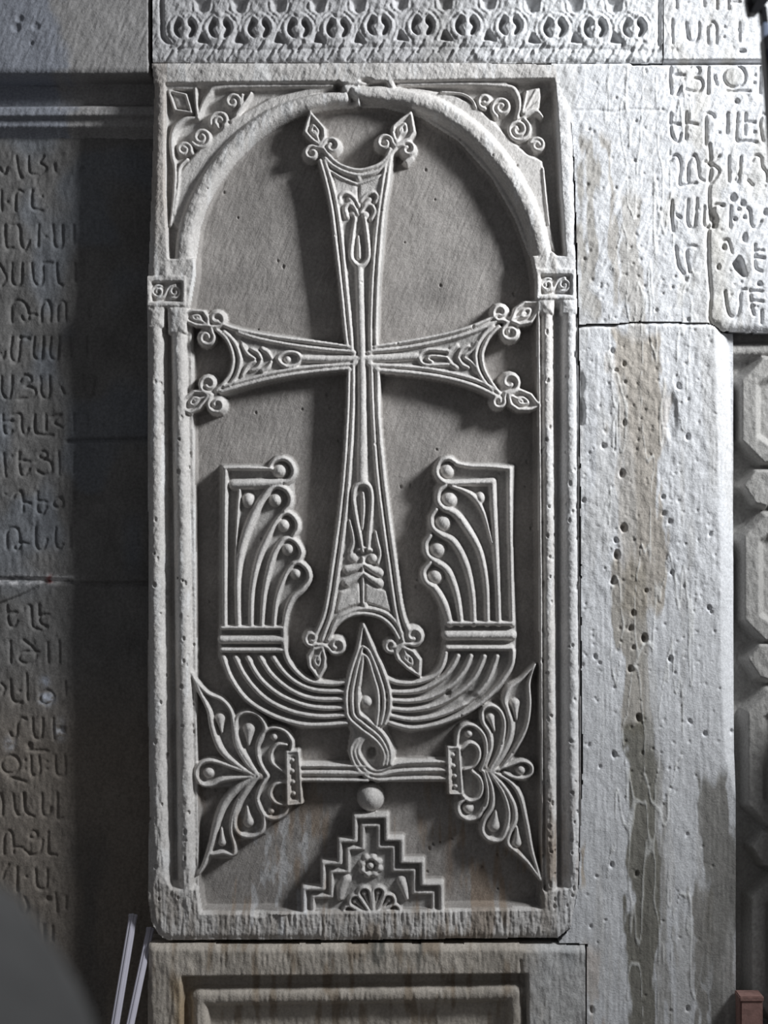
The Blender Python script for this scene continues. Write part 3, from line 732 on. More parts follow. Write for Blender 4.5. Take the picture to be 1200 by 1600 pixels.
# ------------------------------------------------------------------ stepped pyramid with ball, rosette and half palmette
PY = 'stepped_pyramid'
stL = [(475, 1440), (475, 1389), (505, 1389), (505, 1349), (531, 1349), (531, 1314), (555, 1314), (555, 1277)]
stR = [(604, 1276), (604, 1312), (628, 1312), (628, 1347), (660, 1347), (660, 1382), (690, 1382), (690, 1430)]
R.poly(stL + stR, -17, 4, 20, PY)
R.ridge(stL + stR, 5, -4, -22, (PY, 'step_border'), straight=True, prof='flat')
inL = [(489, 1436), (489, 1401), (518, 1401), (518, 1362), (544, 1362), (544, 1326), (567, 1326), (567, 1290)]
inR = [(592, 1290), (592, 1324), (615, 1324), (615, 1360), (647, 1360), (647, 1395), (677, 1395), (677, 1432)]
R.ridge(inL + inR, 4.5, -9, -22, (PY, 'step_border#2'), straight=True, prof='flat')
R.ball(579, 1250, 22, 0, -36, (PY, 'ball'), 23)
RS = (PY, 'rosette')
for k in range(8):
    a = k * math.pi / 4 + 0.3
    R.ball(579 + 14 * math.cos(a), 1354 + 14 * math.sin(a), 6.5, -7, -20, RS)
R.spiral(579, 1354, 13, 0, 1, 3, -8, -20, RS, r1=13); R.ball(579, 1354, 6, -5, -20, RS)
HP = 'half_palmette'
for n, (tx, ty) in enumerate([(536, 1424), (548, 1403), (566, 1388), (593, 1387), (614, 1401), (625, 1421)]):
    c = np.array([584, 1434.]); t = np.array([tx, ty], float); v = (t - c); u = v / np.hypot(*v); nn = np.array([-u[1], u[0]])
    k = (PY, 'half_palmette_petal#%d' % n)
    R.ridge([c + u * 4, c + v * .55 + nn * 6, t - u * 6 + nn * 9, t, t - u * 6 - nn * 9, c + v * .55 - nn * 6, c + u * 4], [2, 3, 3.4, 3.6, 3.4, 3, 2], -5, -20, k)
    R.ball(*(t - u * 9), 4.5, -8, -20, k); R.ridge([t - u * 12, c + u * 8], [2.5, 1.5], -9, -20, k)
R.ball(584, 1436, 9, -6, -20, PY, 6)
R.ridge([(532, 1404), (534, 1388), (540, 1376)], [6, 9, 8], -6, -22, (PY, 'side_leaf#1')); R.ball(541, 1375, 9, -6, -22, (PY, 'side_leaf#1'))
R.ridge([(636, 1405), (631, 1388), (627, 1377)], [3, 7, 8], -6, -22, (PY, 'side_leaf#2'))
# slight rise of the ground below the palmettes, chips
R.pit(437, 1425, 22, -4, 6); R.pit(405, 1428, 14, 6, 5)

# ------------------------------------------------------------------ wear of the stone
R.blur(1)
X, Y = R.X, R.Y
border = (R.L == R.kid(FB)) | np.isin(R.L, [R.kid(k) for k in R.klist if k[0].startswith(('column', 'arch', 'sill', 'capital'))])
rough = np.where(border, 1.0, 0.35)
rc, rs_ = math.cos(math.radians(24)), math.sin(math.radians(24))
U, V_ = X * rc + Y * rs_, -X * rs_ + Y * rc
R.H += fbm(U, V_, 4.0, 14, 2, 1) * np.where(border, 1.0, 1.1) + fbm(X, Y, 4, 5, 2, 5) * 1.2 * border
R.H += fbm(X, Y, 14, 18, 3, 2) * 3.2 * rough + fbm(X, Y, 60, 90, 2, 3) * 3.5
low = sstep(1100, 1350, Y) * border
R.H += fbm(X, Y, 4, 22, 2, 4) * 4.0 * low
# pits in the field and on the columns
rp = random.Random(3)
for _ in range(90):
    px, py = rp.uniform(300, 845), rp.uniform(180, 1420)
    r = rp.uniform(1.4, 2.6); R.pit(px, py, r, rp.uniform(1.5, 3), r * rp.uniform(1, 1.6))
for _ in range(170):
    px = rp.choice([rp.uniform(232, 262), rp.uniform(268, 302), rp.uniform(846, 868), rp.uniform(882, 906)]); py = rp.uniform(500, 1420)
    r = rp.uniform(1.6, 3.2); R.pit(px, py, r, rp.uniform(2, 4.5), r * rp.uniform(1, 2.2))
R.L[~R.inside] = 0

# colours of the stone (lime, dust, damp stains; field and sunk grounds darker)
C = grey(0.53, 0.51, 0.49, X.shape)
n1 = fbm(X, Y, 70, 110, 3, 11); n2 = fbm(X, Y, 9, 60, 3, 12); n3 = fbm(X, Y, 22, 26, 3, 13)
C *= (1 + n1 * 0.35 + n3 * 0.22)[..., None]
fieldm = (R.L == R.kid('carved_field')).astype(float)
C = mix(C, (0.285, 0.267, 0.252), fieldm)  # carved field set darker than the raised carving
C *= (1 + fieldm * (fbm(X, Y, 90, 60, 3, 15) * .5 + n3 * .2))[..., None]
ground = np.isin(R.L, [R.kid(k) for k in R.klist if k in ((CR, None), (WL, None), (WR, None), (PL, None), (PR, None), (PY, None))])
C *= np.where(ground, .66, 1.)[..., None]  # sunk grounds of the motifs darker than their ridges
C = mix(C, (0.62, 0.615, 0.61), border * sstep(0.02, 0.2, n2) * 0.7)
C = mix(C, (0.26, 0.20, 0.15), sstep(0.03, 0.2, n2 * .6 + n1 * .8) * sstep(1150, 1330, Y) * 0.75)
C = mix(C, (0.27, 0.235, 0.20), border * sstep(1330, 1420, Y) * sstep(-0.1, 0.2, n2) * 0.7)
C = mix(C, (0.33, 0.28, 0.24), border * (X < 262) * sstep(420, 300, Y) * 0.5)
C = mix(C, (0.58, 0.59, 0.61), sstep(0.1, 0.22, fbm(X, Y, 12, 40, 3, 14)) * sstep(1230, 1300, Y) * (X > 390) * (X < 480) * 0.45)
C = mix(C, (0.60, 0.61, 0.63), (border & (X > 870)) * 0.45 * np.ones_like(X))
C = mix(C, (0.25, 0.20, 0.165), np.exp(-((X - 703) / 7) ** 2) * sstep(1290, 1330, Y) * sstep(1420, 1380, Y) * 0.6)
C = np.clip(C, 0.03, 0.85)

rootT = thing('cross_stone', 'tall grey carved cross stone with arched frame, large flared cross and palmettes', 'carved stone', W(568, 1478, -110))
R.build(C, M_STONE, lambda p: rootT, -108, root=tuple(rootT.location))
for p in return_fix: pass

# ================================================================== carved lintel above the cross stone
T = Relief(232, -140, 1042, 97, 1.25)
LB = 'lintel_face'
T.L[:] = T.kid(LB); T.H[:] = -2
T.inside = (T.X > 238) & (T.Y < 97.5 + fbm(T.X, T.Y, 12, 12, 2, 9) * 2) & (T.X < 1036)
T.groove([(252, -140), (252, 30), (256, 60), (272, 66)], 4, 9)
T.groove([(1030, -140), (1030, 70)], 2.5, 6)
cxs = [288, 343, 404, 466, 527, 591, 660, 729, 797, 867, 930, 991]
for row, y0 in enumerate((44, -36)):
    xs_ = cxs if row == 0 else [(a + b) / 2 for a, b in zip(cxs[:-1], cxs[1:])]
    for n, cx in enumerate(xs_):
        cy = y0 - (4 if 560 < cx < 820 else 0)
        k = 'ring_motif#%d_%d' % (row, n)
        T.poly([(cx + 30 * math.cos(t * math.pi / 8), cy + 29 * math.sin(t * math.pi / 8)) for t in range(16)], 0, 4, 6, k)
        T.groove([(cx + 27 * math.cos(t), cy + 27 * math.sin(t)) for t in np.linspace(2.2, 7.2, 14)], 2.6, 2.4)
        T.groove([(cx - 22, cy - 14), (cx - 10, cy - 24), (cx, cy - 16), (cx + 10, cy - 24), (cx + 23, cy - 12)], 2.4, 2.2)
        for sx in (-1, 1):
            P = [(cx + sx * 4, cy - 14), (cx + sx * 11, cy - 17), (cx + sx * 18, cy - 8), (cx + sx * 19, cy + 2), (cx + sx * 14, cy + 11), (cx + sx * 6, cy + 15), (cx + sx * 5, cy + 8), (cx + sx * 9, cy), (cx + sx * 4, cy - 6)]
            T.cut(P, -20, 4, curved=True)
        T.ridge([(cx, cy - 12), (cx, cy + 14)], 3.4, 1, -8, k)
    for a, b in zip(xs_[:-1], xs_[1:]):
        m = (a + b) / 2; cy = y0 - (4 if 560 < m < 820 else 0)
        T.cut([(m - 2, cy + 5), (m + 3, cy + 8), (m + 14, cy + 24), (m - 11, cy + 22)], -17, 4)
        T.cut([(m - 13, cy - 46), (m + 14, cy - 46), (m + 10, cy - 28), (m, cy - 22), (m - 10, cy - 28)], -12, 5)
        T.groove([(m - 16, cy - 40), (m - 15, cy - 28), (m - 4, cy - 20)], 2, 2.5); T.groove([(m + 17, cy - 40), (m + 15, cy - 28), (m + 4, cy - 20)], 2, 2.5)
# slanting nicks along the lower border
x = 262
while x < 1020:
    T.groove([(x + 7, 79), (x - 3, 92)], 2.2, 5, straight=True); T.groove([(x + 24, 62 + (x % 7)), (x + 14, 80)], 2.0, 5, straight=True)
    x += 31.3
T.groove([(262, 74), (400, 77), (600, 73), (800, 74), (1010, 78)], 2, 2)
T.blur(2)
T.H += fbm(T.X * .9 + T.Y * .4, T.Y * .9 - T.X * .4, 4, 14, 2, 21) * 2.4 + fbm(T.X, T.Y, 12, 12, 3, 22) * 4.5 - np.clip((T.Y - 88) / 9, 0, 1) ** 2 * 5
Ct = grey(0.46, 0.455, 0.46, T.X.shape) * (1 + fbm(T.X, T.Y, 50, 50, 3, 23) * .3)[..., None]
Ct = mix(Ct, (0.64, 0.65, 0.66), sstep(640, 900, T.X + fbm(T.X, T.Y, 60, 60, 2, 24) * 160) * 0.8)
Ct = mix(Ct, (0.26, 0.25, 0.23), np.exp(-((T.X - 690 - fbm(T.X, T.Y, 20, 40, 2, 26) * 30) / 26) ** 2) * 0.5)
lin = thing('carved_lintel', 'long stone lintel carved with a row of interlaced rings above the cross stone', 'carved stone', W(636, 97, -110))
T.build(np.clip(Ct, .03, .85), M_STONE, lambda p: lin, -108, root=tuple(lin.location))

# ================================================================== plinth slab under the cross stone
B = Relief(226, 1470, 930, 1800, 1.6)
B.L[:] = B.kid('plinth_face'); B.H[:] = 6
yt = 1475 + fbm(B.X, B.Y, 30, 30, 2, 31) * 4
B.inside = (B.Y > yt) & (B.X > 231 + fbm(B.X, B.Y, 20, 30, 2, 32) * 3) & (B.X < 915)
B.H -= np.clip(1 - (B.Y - yt) / 12, 0, 1) ** 2 * 13
B.H -= np.clip(1 - (B.X - 231) / 10, 0, 1) ** 2 * 8
B.cut([(283, 1526), (825, 1522), (828, 1810), (283, 1810)], -20, 5, 'recessed_panel', rim=6)
for P in ([(311, 1560), (560, 1557), (806, 1553)],):
    B.ridge(P, 16, 0, -22, 'panel_moulding')
B.ridge([(312, 1560), (313, 1810)], 15, 0, -22, 'panel_moulding'); B.ridge([(806, 1554), (808, 1810)], 14, 0, -22, 'panel_moulding')
B.cut([(330, 1577), (790, 1571), (792, 1810), (330, 1810)], -13, 3, 'recessed_panel#inner', rim=-10)
B.groove([(813, 1500), (815, 1560), (822, 1600)], 2, 5)
B.blur(1)
B.H += fbm(B.X, B.Y, 4, 20, 2, 33) * 2.4 + fbm(B.X, B.Y, 22, 22, 3, 34) * 3
nb1 = fbm(B.X, B.Y, 14, 60, 3, 35)
Cb = grey(0.41, 0.372, 0.325, B.X.shape) * (1 + fbm(B.X, B.Y, 40, 40, 3, 36) * .5)[..., None]
Cb = mix(Cb, (0.22, 0.17, 0.12), sstep(0.0, 0.22, nb1) * .7)
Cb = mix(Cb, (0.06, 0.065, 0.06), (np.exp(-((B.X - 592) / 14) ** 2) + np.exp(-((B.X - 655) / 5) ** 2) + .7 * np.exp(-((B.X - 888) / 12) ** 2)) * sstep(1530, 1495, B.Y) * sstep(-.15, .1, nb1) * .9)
Cb = mix(Cb, (0.52, 0.53, 0.54), sstep(800, 860, B.X + nb1 * 60) * .7)
Cb = mix(Cb, (0.40, 0.29, 0.16), np.exp(-((B.X - 283) / 12) ** 2) * sstep(1515, 1540, B.Y) * .5)
pl = thing('plinth_slab', 'low brown stained stone slab with recessed moulded panel below the cross stone', 'stone slab', W(570, 1800, -110))
B.build(np.clip(Cb, .03, .85), M_STONE, lambda p: pl, -108, root=tuple(pl.location))

# ================================================================== right wall: inscribed and streaked stones
Q = Relief(868, 496, 1150, 1800, 1.5)
Q2 = Relief(856, -140, 1330, 530, 1.5)
def letters(rel, lines, w, depth, part, at):
    for n, L_ in enumerate(lines):
        k = (part, 'inscription_line#%d' % n)
        for st_ in L_:
            if len(st_) == 1: 
                P = rel.persp(st_, at)[0]; rel.pit(P[0], P[1], w * .9, depth)
                continue
            if st_[0] == 'o':
                _, cx, cy, r = st_
                rel.groove([(cx + r * math.cos(t * math.pi / 6), cy + r * math.sin(t * math.pi / 6)) for t in range(12)], w, depth, key=k, closed=True, at=at)
            else: rel.groove(st_, w, depth, key=k, at=at)
right_lines = [
 [[(1056, -20), (1057, 12)], [(1100, -20), (1100, 10)], [(1120, -20), (1120, 14)], [(1138, -20), (1138, 14)], [(1145, 5), (1156, 3)]],
 [[(1050, 30), (1050, 68)], [(1072, 35), (1075, 58), (1083, 65), (1091, 58), (1092, 35)], [(1105, 42), (1106, 68)], [(1106, 42), (1113, 34), (1119, 42), (1119, 68)], [(1155, 35), (1155, 65)], [(1132, 42)], [(1131, 58)]],
 [[(1048, 102), (1047, 122), (1049, 146)], [(1054, 117), (1068, 117)], [(1064, 136), (1058, 148)], [(1076, 106), (1090, 104), (1093, 112), (1083, 120), (1095, 124), (1098, 134), (1090, 143), (1072, 140)], [(1107, 102), (1106, 146)], [(1116, 118), (1120, 132)], ['o', 1148, 119, 17], [(1136, 142), (1172, 142)], [(1180, 117)], [(1179, 129)], [(1189, 103), (1188, 145)]],
 [[(1048, 176), (1048, 195), (1051, 214), (1060, 221), (1064, 209)], [(1052, 193), (1063, 194)], [(1072, 175), (1072, 217)], [(1075, 192), (1090, 194)], [(1103, 228), (1103, 195), (1104, 177), (1114, 179), (1116, 183)], [(1124, 207)], [(1137, 177), (1136, 208)], [(1153, 176), (1151, 218), (1166, 220), (1182, 222)], [(1165, 176), (1164, 210)], [(1168, 190), (1180, 191)], [(1179, 206)], [(1192, 220), (1188, 195), (1191, 180), (1198, 178)]],
 [[(1047, 252), (1052, 243), (1060, 244), (1064, 258), (1062, 288), (1075, 288), (1088, 286)], [(1075, 283), (1076, 255), (1084, 242), (1090, 252), (1093, 276), (1100, 282)], [(1124, 243), (1112, 254), (1102, 252)], [(1108, 255), (1124, 266), (1112, 285)], [(1139, 244), (1139, 283)], [(1158, 245), (1156, 265), (1154, 284), (1149, 279), (1152, 271)], [(1175, 252), (1180, 243), (1189, 245), (1191, 260), (1198, 270), (1198, 283)], [(1169, 281), (1176, 289)]],
 [[(1050, 313), (1049, 335), (1052, 361)], [(1058, 336), (1063, 340)], [(1075, 312), (1074, 346), (1080, 356), (1086, 349), (1089, 310)], [(1101, 322), (1100, 350), (1107, 354)], [(1128, 320), (1117, 320), (1116, 334), (1121, 345), (1112, 356)], [(1142, 322), (1141, 355)], [(1168, 325), (1172, 330), (1174, 350), (1181, 356), (1190, 345)]],
 [[(1056, 385), (1060, 414), (1068, 427)], [(1078, 425), (1073, 400), (1075, 386), (1086, 384)], [(1130, 376), (1138, 375), (1144, 395)], [(1180, 382), (1180, 416), (1190, 424)], [(1183, 392), (1193, 391)], [(1183, 402), (1194, 403)]],
 [[(1133, 455), (1136, 480), (1142, 494), (1151, 494), (1156, 480), (1158, 455), (1166, 452)], [(1172, 452), (1174, 475), (1178, 492)], [(1175, 455), (1190, 455)], [(1176, 470), (1192, 471)], [(1190, 485), (1190, 505)]],
]
# --- the streaked lower pier stone
Q.H[:] = -3
Q.L[:] = Q.kid('stone#lower')
edge_x = [860, 876, 890, 897, 901, 904, 906, 908, 910, 904, 890, 872, 917, 917]
edge_y = [98, 140, 170, 250, 380, 480, 600, 900, 1200, 1380, 1450, 1474, 1476, 1800]
joint = lambda X_: np.interp(X_, [880, 905, 930, 960, 1000, 1050, 1108, 1115, 1130, 1330], [508, 508, 505, 506, 502, 503, 505, 507, 517, 522])
Q.inside = (Q.X > np.interp(Q.Y, edge_y, edge_x) + fbm(Q.X, Q.Y, 8, 16, 2, 41) * 2) & (Q.Y > joint(Q.X))
gap = np.where(Q.X < 965, 13, 5) * np.clip(1 - (Q.Y - joint(Q.X)) / 6, 0, 1)
Q.H -= gap
# splay at the right edge of the lower stone (its side face)
sx = np.interp(Q.Y, [505, 540, 700, 900, 1080, 1180, 1250, 1800], [1116, 1117, 1121, 1125, 1128, 1132, 1150, 1150])
sp = np.clip((Q.X - sx) / 26, 0, 1)
Q.H -= sp ** 1.3 * 22
big_pits = [(957, 548, 4), (975, 568, 4), (963, 578, 4), (977, 597, 3), (943, 697, 5), (976, 661, 4), (972, 740, 6), (975, 825, 7), (963, 845, 5), (964, 867, 7), (1047, 815, 4), (1110, 835, 4), (1036, 777, 4), (1037, 802, 4), (1050, 895, 4), (912, 782, 4), (990, 959, 5), (986, 982, 5), (1007, 998, 7), (990, 1012, 4), (985, 1046, 6), (930, 1026, 4), (937, 1036, 3), (1048, 1030, 5), (1010, 924, 4), (1108, 950, 4), (1112, 957, 3), (959, 908, 6), (960, 1180, 5), (956, 1352, 4), (995, 1366, 4), (923, 1448, 3), (932, 1370, 3), (1102, 1147, 4), (1078, 1127, 4), (998, 1122, 6), (920, 1165, 3), (938, 1198, 3), (925, 1580, 5), (1075, 1577, 4), (1074, 1304, 3), (1075, 683, 5), (1060, 603, 5), (1145, 1145, 4)]
for a, b, r in big_pits:
    Q.pit(a, b, r * .72, r * 1.4, r * rp.uniform(.8, 1.3)); Q.pit(a + rp.uniform(-3, 3), b + rp.uniform(-4, 4), r * .5, r * .8)
for _ in range(190):
    px, py = rp.uniform(910, 1125), rp.uniform(510, 1250) if rp.random() < .8 else rp.uniform(510, 1600)
    r = rp.uniform(1.5, 2.4); Q.pit(px, py, r, rp.uniform(1.5, 3), r * rp.uniform(1, 1.7))
Q.pit(908, 645, 6, 14, 22); Q.pit(905, 600, 9, 6, 22); Q.pit(1050, 650, 10, 4, 40)
Q.blur(1)
Q.H += fbm(Q.X, Q.Y, 3.5, 40, 2, 44) * 1.0 + fbm(Q.X, Q.Y, 9, 14, 3, 45) * 3.0 * np.where(Q.Y < 950, 1, .45) + fbm(Q.X, Q.Y, 60, 90, 2, 46) * 4
def lime_colours(rel):
    """pale limewash worn through in long runs; the same runs go on from stone to stone"""
    X_, Y_ = rel.X, rel.Y
    c = grey(0.62, 0.625, 0.64, X_.shape) * (1 + fbm(X_, Y_, 30, 70, 3, 47) * .16)[..., None]
    wob = fbm(X_, Y_, 14, 60, 3, 48) * 44
    for xc, half, y0, y1, col, a in (
        ([(915, 200), (922, 500)], 12, 210, 490, (0.35, 0.33, 0.30), .85), ([(952, 220), (965, 420)], 6, 220, 480, (0.38, 0.35, 0.31), .75),
        ([(985, 300), (990, 500)], 13, 300, 520, (0.40, 0.375, 0.34), .7), ([(1000, 520), (1005, 900)], 34, 520, 960, (0.37, 0.33, 0.28), .85),
        ([(965, 540), (975, 900)], 10, 560, 900, (0.48, 0.44, 0.40), .6), ([(1043, 660), (1043, 700)], 9, 610, 700, (0.42, 0.38, 0.34), .6),
        ([(985, 900), (1000, 1150)], 26, 880, 1150, (0.32, 0.29, 0.245), .8), ([(1005, 1150), (1003, 1600)], 23, 1130, 1800, (0.165, 0.155, 0.125), .9),
        ([(1030, 1200), (1042, 1600)], 8, 1180, 1800, (0.27, 0.255, 0.23), .65), ([(1098, 1400), (1094, 1600)], 9, 1380, 1800, (0.19, 0.175, 0.15), .8),
        ([(1120, 1250), (1132, 1600)], 24, 1215, 1800, (0.19, 0.18, 0.16), .85), ([(912, 1350), (912, 1380)], 7, 1320, 1385, (0.42, 0.34, 0.25), .7),
        ([(925, 1520), (925, 1600)], 9, 1480, 1700, (0.50, 0.42, 0.36), .6)):
        x_ = np.interp(Y_, [p[1] for p in xc], [p[0] for p in xc])
        m = sstep(half + 3, half - 3, np.abs(X_ + wob - x_)) * sstep(y0 - 12, y0 + 12, Y_ + wob) * sstep(y1 + 12, y1 - 12, Y_ + wob)
        c = mix(c, col, m * a)
    c = mix(c, (0.50, 0.49, 0.475), sstep(0.06, 0.16, fbm(X_, Y_, 26, 260, 3, 43)) * .45)
    # pale lime runs with thin edges
    rn = np.abs(fbm(X_, Y_, 24, 170, 3, 49)); ed = sstep(.022, .004, rn) * sstep(930, 960, X_) * sstep(1100, 1080, X_)
    rel.H += ed * 1.0
    c = mix(c, (0.72, 0.72, 0.70), ed * .5)
    return mix(c, (0.05, 0.055, 0.05), np.exp(-((X_ - 893) / 9) ** 2) * sstep(1478, 1500, Y_) * sstep(1540, 1510, Y_) * .8)
wallR = mesh_obj('wall_right', box_bm((912 - CX) * S, 0.10, 0.0, (1150 - CX) * S, 0.165, (FLOOR - 510) * S), M_CORE); wallR['kind'] = 'structure'
Q.build(np.clip(lime_colours(Q), .03, .9), M_WALL, lambda p: wallR, -66)
# --- upper stones: one long inscribed stone beside the arch, one above it
Q2.H[:] = -3
IA, IB = 'stone#ins_top', 'stone#ins'
Q2.L[:] = Q2.kid(IB); Q2.L[Q2.Y < 98] = Q2.kid(IA)
bot = joint(Q2.X)
Q2.inside = (Q2.Y < bot + fbm(Q2.X, Q2.Y, 14, 14, 2, 51) * 4 * (Q2.X > 1108)) & np.where(Q2.Y < 98, Q2.X > 1036.5, Q2.X > np.interp(Q2.Y, edge_y, edge_x))
Q2.H -= np.where(Q2.Y > 98, np.clip((Q2.Y - (bot - 14)) / 14, 0, 1) ** 2 * 7 * (Q2.X > 1112), 0)
letters(Q2, right_lines[:2], 2.4, 5, IA, -2); letters(Q2, right_lines[2:], 2.5, 6, IB, -2)
Q2.groove([(990, 98), (1044, 97), (1100, 97), (1330, 96)], 3.4, 16, straight=True)
Q2.groove([(870, 99), (990, 98)], 2, 3, straight=True)
Q2.H[Q2.Y < 94] += 2
Q2.groove([(900, 172), (930, 171), (960, 174), (985, 170), (1040, 172)], 1.8, 1.6)
Q2.groove([(1109, 225), (1111, 260), (1108, 300), (1109, 340), (1107, 375), (1108, 420), (1111, 460), (1109, 495), (1116, 512)], 3.2, 6)
for a, b, r, ry in [(1146, 308, 6, 7), (1161, 317, 4.5, 5), (1155, 326, 3, 3), (1164, 371, 4, 8), (1149, 342, 3, 3), (1164, 339, 3, 3), (1132, 386, 4, 5), (1115, 340, 6, 9), (1112, 330, 4, 8), (1123, 417, 3, 5), (1187, 443, 4, 4), (1160, 79, 6, 3), (1152, 157, 4, 4), (1197, 331, 5, 6), (1117, 351, 4, 6), (1130, 320, 3, 3)]:
    Q2.pit(a, b, r, 9, ry)
Q2.cut([(1144, 410), (1155, 398), (1162, 406), (1168, 431), (1162, 433), (1149, 421)], -26, 3)
for _ in range(150):
    r = rp.uniform(1.5, 2.8); Q2.pit(rp.uniform(910, 1290), rp.uniform(0, 505), r, rp.uniform(1.5, 3.5), r * 1.3)
Q2.blur(1)
Q2.H += fbm(Q2.X * .9 + Q2.Y * .4, Q2.Y * .9 - Q2.X * .4, 4, 16, 2, 52) * 1.7 + fbm(Q2.X, Q2.Y, 12, 14, 3, 53) * 2.8 + fbm(Q2.X, Q2.Y, 60, 90, 2, 46) * 3
C2 = lime_colours(Q2)
C2 = mix(C2, (0.50, 0.48, 0.44), sstep(.05, .2, fbm(Q2.X, Q2.Y, 24, 60, 3, 55)) * .5 * (Q2.X > 1030))
C2 = mix(C2, (0.46, 0.45, 0.43), np.exp(-(((Q2.X - 1148) / 14) ** 2 + ((Q2.Y - 119) / 14) ** 2) ** 3) * .8)
C2 = mix(C2, (0.52, 0.50, 0.46), np.exp(-((Q2.X - 1128) / 20) ** 2) * sstep(330, 380, Q2.Y) * .6)
wallU = mesh_obj('wall_upper', box_bm((912 - CX) * S, 0.10, (FLOOR - 500) * S, (1330 - CX) * S, 0.165, 2.9), M_CORE); wallU['kind'] = 'structure'
Q2.build(np.clip(C2, .03, .9), M_WALL, lambda p: wallU, -66)

# ================================================================== hexagonal carved border at the far right
G = Relief(1124, 506, 1330, 1800, 1.5)
GB = 'panel_ground'
G.L[:] = G.kid(GB); G.H[:] = -52
G.H += 20 * sstep(548, 530, G.Y) * 0
G.inside = (G.Y > 508)
G.ridge([(1140, 548), (1200, 547), (1330, 545)], 14, -26, -54, 'top_moulding')
def hexlink(x0, x1, y0, y1, ch, n):
    k = 'hexagonal_link#%d' % n
    P = [(x0, y0 + ch), (x0 + ch, y0), (x1 - ch, y0), (x1, y0 + ch), (x1, y1 - ch), (x1 - ch, y1), (x0 + ch, y1), (x0, y1 - ch)]
    G.poly(P, -18, 11, 34, k)
    c = np.mean(P, 0)
    i = 22
    P2 = [(x0 + i, y0 + ch + 6), (x0 + ch + 12, y0 + i), (x1 - ch - 12, y0 + i), (x1 - i, y0 + ch + 6), (x1 - i, y1 - ch - 6), (x1 - ch - 12, y1 - i), (x0 + ch + 12, y1 - i), (x0 + i, y1 - ch - 6)]
    G.cut(P2, -34, 9, (k, 'sunk_panel'), rim=-18)
hexlink(1160, 1320, 560, 722, 34, 1)
hexlink(1164, 1320, 806, 1000, 32, 2)
hexlink(1170, 1320, 1082, 1290, 32, 3)
hexlink(1174, 1320, 1372, 1590, 32, 4)
for n, (x, y) in enumerate(((1163, 764), (1170, 1036), (1176, 1330), (1180, 1640))):
    k = 'bead_link#%d' % n
    G.poly([(x, y - 6), (x + 18, y - 28), (x + 40, y - 28), (x + 52, y), (x + 34, y + 26), (x + 18, y + 22)], -18, 9, 34, k)
    G.poly([(x + 44, y - 10), (1330, y - 10), (1330, y + 14), (x + 44, y + 14)], -24, 8, 30, k)
G.blur(1)
G.H += fbm(G.X, G.Y, 5, 12, 2, 61) * 2 + fbm(G.X, G.Y, 24, 24, 3, 62) * 2.5
Cg = grey(0.34, 0.33, 0.315, G.X.shape) * (1 + fbm(G.X, G.Y, 26, 60, 3, 63) * .3)[..., None]
gp = thing('hexagon_border_stone', 'weathered grey stone border of linked hexagons cut off at the right edge', 'carved stone', W(1230, 1800, -66))
G.build(np.clip(Cg, .03, .85), M_STONE, lambda p: gp, -66, root=tuple(gp.location))
# unseen block added just outside on the right to shade the lower corner
pr = mesh_obj('shade_block', box_bm((1335 - CX) * S, -0.17, 0.0, (1500 - CX) * S, 0.165, (FLOOR - 985) * S, 0.01), plain_material('shade_block_stone', (0.4, 0.39, 0.37), .9)); pr['kind'] = 'structure'

